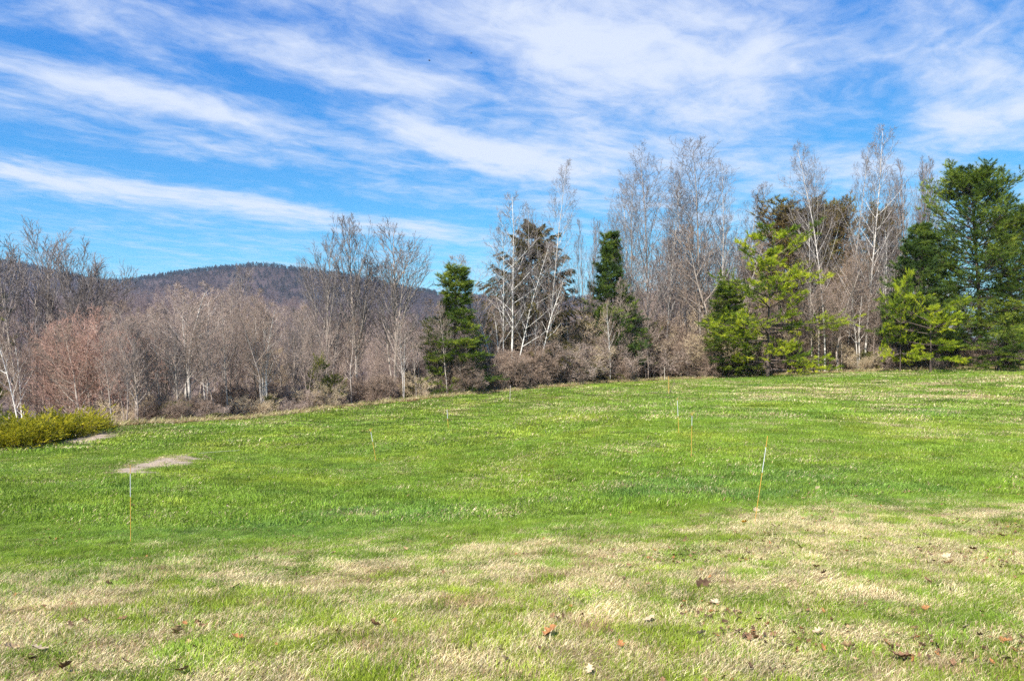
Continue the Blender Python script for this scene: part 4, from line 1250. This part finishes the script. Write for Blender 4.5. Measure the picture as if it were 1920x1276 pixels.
ML = {'tan': plain('tan_leaf', (.34, .23, .12), .7, .2, .25, 30), 'brown': plain('brown_leaf', (.17, .095, .05), .7, .2, .3, 30), 'rust': plain('rust_leaf', (.26, .12, .045), .7, .2, .3, 30),
      'pale': plain('pale_leaf', (.40, .31, .20), .7, .2, .2, 30), 'dark': plain('dark_leaf', (.085, .05, .03), .8, .2, .3, 30), 'yellow': plain('yellow_leaf', (.75, .36, .02), .6, .2, .15, 30)}
LM = {(k, s): leaf_mesh('%s_leaf_%d' % (k, s), s + 3, .13, ML[k], 4 if s % 2 else 3, .35 + .3 * s) for k in ML for s in range(3)}
SPOTS = [  # photo position, colour, size factor, label when nothing else looks like it
    (1318, 1104, 'dark', 1.5, 'big dark brown leaf standing curled in the straw right of the picture middle'),
    (1340, 1140, 'pale', 1.1, 'pale torn leaf just below the big dark standing leaf'),
    (1396, 984, 'yellow', 1.1, 'bright orange-yellow leaf lying at the foot of the leaning stake'),
    (1418, 962, 'pale', 1.3, 'pale dry leaf caught upright on the base of the leaning stake'),
    (1450, 990, 'pale', 1.1, 'pale crumpled leaf just right of the leaning stake'),
    (1487, 1045, 'pale', 1.0, None), (436, 1108, 'tan', 1.5, 'tan crumpled leaf on the straw below the left stake'), (143, 1087, 'brown', 1.0, None), (202, 1102, 'dark', 1.1, None),
    (978, 1062, 'brown', 1.1, None), (962, 969, 'dark', 1.0, 'small dark leaf where the green turf meets the straw, middle of the lawn'), (625, 1042, 'tan', 1.0, None), (610, 1048, 'dark', .9, None), (427, 953, 'pale', 1.0, 'lone whitish leaf on the green turf right of the left stake'),
    (445, 1208, 'rust', 1.2, None), (330, 1195, 'tan', 1.3, None), (340, 1268, 'tan', 1.2, None), (1030, 1202, 'rust', 1.4, 'orange-brown leaf low in the middle of the straw'), (1218, 1168, 'pale', 1.3, None), (948, 1248, 'pale', 1.2, None),
    (1165, 1222, 'rust', .9, None), (1105, 1266, 'pale', 1.0, None), (1690, 1245, 'brown', 1.5, 'broad dark brown leaf at the bottom right in flattened straw'), (1535, 1193, 'pale', 1.0, None), (1316, 1195, 'pale', 1.0, None), (1735, 1150, 'rust', .9, None), (1530, 1070, 'tan', 1.1, None),
    (1775, 1048, 'pale', 1.3, None), (1780, 1062, 'tan', 1.2, None), (1825, 1035, 'brown', 1.2, None), (1500, 1030, 'brown', 1.2, None), (1545, 1080, 'dark', .9, None), (480, 1052, 'dark', .8, None), (20, 1222, 'tan', 1.4, None), (72, 1226, 'pale', 1.4, None),
    (120, 1262, 'brown', 1.3, None), (62, 1245, 'dark', 1.0, None), (1532, 920, 'pale', 1.2, 'pale leaf standing in the turf right of the leaning stake'), (1605, 935, 'tan', 1.0, None), (1450, 940, 'rust', .8, None), (250, 950, 'dark', .9, 'dark leaf on the turf beside the left stake'),
    (760, 1035, 'tan', 1.0, None), (1152, 985, 'brown', .9, None), (1740, 1095, 'brown', 1.1, None), (1880, 1010, 'brown', 1.1, None), (1670, 1165, 'pale', 1.0, None), (1810, 1190, 'pale', 1.0, None), (1590, 1225, 'tan', 1.2, None), (1415, 1205, 'brown', 1.1, None), (230, 1170, 'brown', 1.0, None), (700, 1180, 'brown', 1.3, None), (1890, 1250, 'pale', 1.2, None)]
GEN = {'tan': 'tan dry oak leaf lying on the straw-coloured grass', 'brown': 'brown dry oak leaf lying in the straw-coloured grass', 'dark': 'small dark shrivelled leaf in the grass near the camera',
       'pale': 'pale bleached dry leaf lying on the straw-coloured grass', 'rust': 'rust-coloured dry oak leaf lying on the straw-coloured grass'}
for i, (px, py, k, f, lab) in enumerate(SPOTS):
    x, y = hit(px, py)
    o = link('fallen_leaf', LM[(k, i % 3)], label=lab or GEN[k], cat='leaf', group='fallen leaves on the near lawn')
    up = py in (1104, 962, 920)
    o.location = (x, y, gz(x, y) + (.034 if not up else .055))
    o.rotation_euler = (rng.normal(0, .35) * (not up) + (1.25 if up else .25), rng.normal(0, .35), rng.uniform(0, 6.28) if not up else .25)
    o.scale = (f * (.72 if lab else .56),) * 3


# litter: bits of leaf in the near straw and the brown strip under the wood's edge
def litter(name, x, y, size, cols, lift):
    n = len(x)
    ms = [leaf_mesh('%s_%d' % (name, i), 40 + i, .1, ML[c], 3, .6) for i, c in enumerate(cols)]
    scatter(name, np.stack([x, y, ground_z(x, y) + lift], 1), np.stack([rng.normal(0, .5, n), rng.normal(0, .5, n), rng.uniform(0, 6.28, n)], 1),
            np.repeat((size * rng.uniform(.6, 1.4, n))[:, None], 3, 1), rng.integers(0, len(ms), n), ms)


y = 3.4 + rng.uniform(0, 1, 9000) ** 1.4 * 10
x = rng.uniform(-.8, .8, 9000) * y
k = sstep(fbm(x * 1.3, y * 1.3, 91, 3) + .10 * (x > 1.0), .58, .80) + .03 > rng.uniform(0, 1, 9000)
litter('leaf_bits', x[k], y[k], .40, ['tan', 'brown', 'brown', 'dark', 'rust', 'dark'], .026)
x = rng.uniform(-34, 50, 9000)
y = edge_y(x) + np.abs(rng.normal(0, 1.3, 9000)) - .2 + 1.6 * (fbm(x * .45, x * 0, 77, 3) - .5)
litter('leaf_litter', x, y, 1.0, ['tan', 'rust', 'brown', 'tan'], .06)


# ------------------------------------------------------------------ stakes
M['orange_rod'] = plain('orange_rod', (.60, .32, .07), .5, .3, .1, 5)
M['silver_band'] = plain('silver_tape', (.50, .52, .54), .45, .3, .05, 20)
M['dead_wood'] = plain('dead_wood', (.13, .10, .085), .9, .1, .3, 9)
M['bleached_wood'] = plain('bleached_wood', (.52, .44, .36), .9, .1, .2, 9)
M['pale_stake'] = plain('pale_stake', (.55, .50, .44), .6, .2, .1, 6)


def stake(px, py, tx, ty, d, label, rod='orange_rod', band=(.62, .90), twig=False, r=.0038):
    x = (px - 960) / F * d
    z = gz(x, d)
    top = Vector(((tx - 960) / F * d, d + .02, CZ + (HY - ty) * d / F))
    base = Vector((x, d, z - .06))
    e = bpy.data.objects.new('marker_stake', None)
    C.objects.link(e)
    e.location = base
    e['label'], e['category'], e['group'] = label, 'stake', 'thin marker stakes in two rows on the lawn'
    v = top - base
    rr = max(r, d * .00026)
    b = MB()
    t = np.linspace(0, 1, 6)[None, :, None]
    b.tubes(np.array(v)[None, None] * t, np.full((1, 6), rr), 8)
    b.tubes(np.array([[list(v), list(v * 1.004), list(v * 1.0045)]]), np.array([[rr * 1.25, rr * 1.25, rr * .2]]), 8)
    link('rod', b.mesh('stake_rod', M[rod]), e)
    if band:
        b = MB()
        t = np.linspace(*band, 4)[None, :, None]
        b.tubes(np.array(v)[None, None] * t, np.full((1, 4), rr * 1.35), 8)
        link('reflective_band', b.mesh('stake_band', M['silver_band']), e)
    if twig:
        b = MB()
        q = np.array(v) * .97
        b.tubes(np.array([[q + (0, 0, -.05), q + (.03, 0, .0), q + (.085, 0, .05)], [q + (0, 0, -.03), q + (-.04, 0, .0), q + (-.06, 0, -.01)]]), np.full((2, 3), rr * .7), 5)
        link('ribbon_end', b.mesh('stake_ribbon', M['orange_rod']), e)
    return e


stake(245, 1020, 243, 872, 11.2, 'upright orange stake nearest the camera on the left, beside the sandy patch')
stake(706, 866, 694, 803, 27, 'slightly tilted orange stake with a silver top, left of the picture middle', twig=True)
stake(841, 807, 838, 765, 41, 'small orange stake left of the pale wheel tracks on the far lawn', band=(.55, .95))
stake(956, 754, 957, 722, 54, 'far pale stake below the white birches at the lawn edge', rod='pale_stake', band=None)
stake(1414, 980, 1440, 818, 10.5, 'orange stake leaning right with a dry leaf at its foot, nearest on the right', band=(.60, .88))
stake(1296, 858, 1298, 772, 19, 'orange stake with a ribbon at its top, second in the right-hand row', twig=True, band=(.72, .92))
stake(1273, 813, 1270, 745, 25, 'orange stake with a long silver top, third in the right-hand row', band=(.52, .93))
stake(1254, 740, 1254, 705, 50, 'thin dull orange stake beside the dark leaning stick on the far lawn', band=None)
stake(1246, 713, 1246, 688, 69, 'white stake standing at the leaf strip before the thicket', rod='pale_stake', band=None)


def stick(name, a, b_, rr, mat, label, fork=False):
    b = MB()
    A, B = np.array(a, float), np.array(b_, float)
    t = np.linspace(0, 1, 6)[:, None]
    P = A + (B - A) * t + rng.normal(0, np.linalg.norm(B - A) * .012, (6, 3))
    b.tubes(P[None], rr * np.linspace(1, .5, 6)[None], 6)
    if fork:
        D = B - A
        b.tubes((P[3] + np.linspace(0, 1, 4)[:, None] * (D * .3 + np.array([.1, 0, -.06])))[None], rr * .6 * np.linspace(1, .5, 4)[None], 5)
    link(name, b.mesh(name, mat), label=label, cat='stick')


def at(px, py, d):
    return XYZ(px, py, d)


stick('dead_stick', at(1255, 737, 50), at(1265, 713, 50), .022, M['dead_wood'], 'dark dead stick leaning right beside the thin dull orange stake', True)
g1, g2 = hit(76, 838), hit(102, 829)
stick('dead_stick', (g1[0], g1[1], gz(*g1) + .03), (g2[0], g2[1] - .4, gz(*g2) + .22), .03, M['bleached_wood'], 'bleached fallen branch lying in front of the junipers at the sandy patch')
p = [hit(px, py) for px, py in ((372, 853), (395, 851), (420, 849), (450, 847))]
b = MB()
b.tubes(np.array([[(q[0], q[1], gz(*q) + .075) for q in p]]), np.full((1, 4), .006), 6)
link('marker_string', b.mesh('marker_string', M['pale_stake']), label='thin white string lying on the turf right of the sandy patch', cat='string')

# ------------------------------------------------------------------ masts on the mountain
M['steel'] = plain('grey_steel', (.22, .22, .25), .5, .4, .1, 1)


def mast(px, top, d, label, w):
    x = (px - 960) / F * d
    zt = CZ + (HY - top) * d / F
    zb = float(np.interp(px, 960 + mt_s * F, CZ + (HY - mt_top) * 2200 / F)) - 14
    e = bpy.data.objects.new('radio_mast', None)
    C.objects.link(e)
    e.location = (x, d, zb)
    e['label'], e['category'], e['group'] = label, 'mast', 'radio masts on the mountain crest'
    h = zt - zb
    b = MB()
    cs = np.array([(-w, -w), (w, -w), (0, w)])
    for c in cs:
        b.tubes(np.array([[[c[0], c[1], 0], [c[0] * .6, c[1] * .6, h * .5], [c[0] * .3, c[1] * .3, h * .85]]]), np.full((1, 3), .22), 4)
    for k in range(9):
        z0, z1 = h * .85 * k / 9, h * .85 * (k + 1) / 9
        f0, f1 = 1 - .7 * k / 9, 1 - .7 * (k + 1) / 9
        for i in range(3):
            c, c2 = cs[i], cs[(i + 1) % 3]
            b.tubes(np.array([[[c[0] * f0, c[1] * f0, z0], [c2[0] * f1, c2[1] * f1, z1]]]), np.full((1, 2), .12), 3)
    link('lattice_tower', b.mesh('lattice_tower', M['steel']), e)
    b = MB()
    b.tubes(np.array([[[0, 0, h * .83], [0, 0, h * .93], [0, 0, h]]]), np.array([[.25, .18, .12]]), 5)
    link('antenna', b.mesh('antenna', M['steel']), e)


mast(556, 486, 2190, 'widest lattice mast on the mountain crest, behind the left upswept tree', 1.6)
mast(466, 485, 2190, 'tall thin radio mast on the mountain crest, leftmost of the three', .8)
mast(478, 491, 2190, 'short thin radio mast just right of the tall thin one on the crest', .7)


# ------------------------------------------------------------------ birds
M['bird'] = plain('dark_plumage', (.03, .028, .03), .7, .2, .2, 9)


def bird(px, py, d, span, yaw, roll, dih, label):
    e = bpy.data.objects.new('soaring_bird', None)
    C.objects.link(e)
    e.location = XYZ(px, py, d)
    e.rotation_euler = (roll, .1, yaw)
    e['label'], e['category'], e['group'] = label, 'bird', 'birds soaring in the sky'
    b = MB()
    L = span * .42
    b.tubes(np.array([[[-L * .55, 0, 0], [-L * .3, 0, 0], [0, 0, .01], [L * .3, 0, .02], [L * .42, 0, .05], [L * .52, 0, .03]]]), np.array([[.01, .06, .095, .07, .05, .008]]) * span, 8)
    b.add(np.array([[-L * .4, -.03 * span, 0], [-L * .4, .03 * span, 0], [-L * .85, .09 * span, .01], [-L * .85, -.09 * span, .01]]), q=[[0, 1, 2, 3]])
    link('body', b.mesh('bird_body', M['bird']), e)
    for s in (-1, 1):
        b = MB()
        ys = np.array([.04, .2, .36, .5]) * span * s
        zz = np.array([0, .4, .75, .9]) * span * dih
        le, te = np.array([.10, .13, .08, -.05]) * span, np.array([-.12, -.11, -.09, -.10]) * span
        b.add(np.concatenate([np.stack([le, ys, zz + .01], 1), np.stack([te, ys, zz], 1), np.stack([(le + te) / 2, ys, zz + .03 * span], 1)]),
              q=[[i, i + 1, 9 + i, 8 + i] for i in range(3)] + [[8 + i, 9 + i, 5 + i, 4 + i] for i in range(3)])
        link('wing', b.mesh('bird_wing', M['bird']), e)


bird(805, 114, 120, .75, .35, .5, .22, 'dark soaring bird, lower and left of the two in the sky')
bird(884, 100, 150, .75, 1.9, -.4, .18, 'tiny dark soaring bird, upper right of the two in the sky')


# rough dead grass left unmown along the foot of the wood, and thin straw on the bare patches
n = 3600
x = rng.uniform(-34, 50, n)
y = edge_y(x) + np.abs(rng.normal(0, .55, n)) - 1.6 * (fbm(x * .45, x * 0 + 20, 77, 3) - .5)
tall = [patch(300 + i, 46, .34, f, .36, .0075) for i, f in enumerate((.7, .9, .97, .99))]
sc = rng.uniform(.45, 1.25, n)
scatter('rough_edge_grass', np.stack([x, y, ground_z(x, y)], 1), np.stack([rng.normal(0, .15, n), rng.normal(0, .15, n), rng.uniform(0, 6.28, n)], 1), np.stack([sc, sc, sc * rng.uniform(.6, 1.2, n)], 1),
        rng.integers(0, 4, n), tall, {'cool': np.full(n, -.5), 'val': rng.uniform(.6, 1, n)})
x, y = rng.uniform(-23, -8, 9000), rng.uniform(20, 38, 9000)
k = (sandiness(x, y) > .25) & (rng.uniform(0, 1, 9000) < .13)
x, y = x[k], y[k]
n = len(x)
scatter('patch_straw', np.stack([x, y, ground_z(x, y) + .03], 1), np.stack([rng.normal(0, .3, n), rng.normal(0, .3, n), rng.uniform(0, 6.28, n)], 1), np.full((n, 3), .6) * rng.uniform(.5, 1.2, (n, 1)),
        rng.integers(9, 21, n), tufts_far, {'cool': np.full(n, -.3), 'val': rng.uniform(.6, 1, n)})
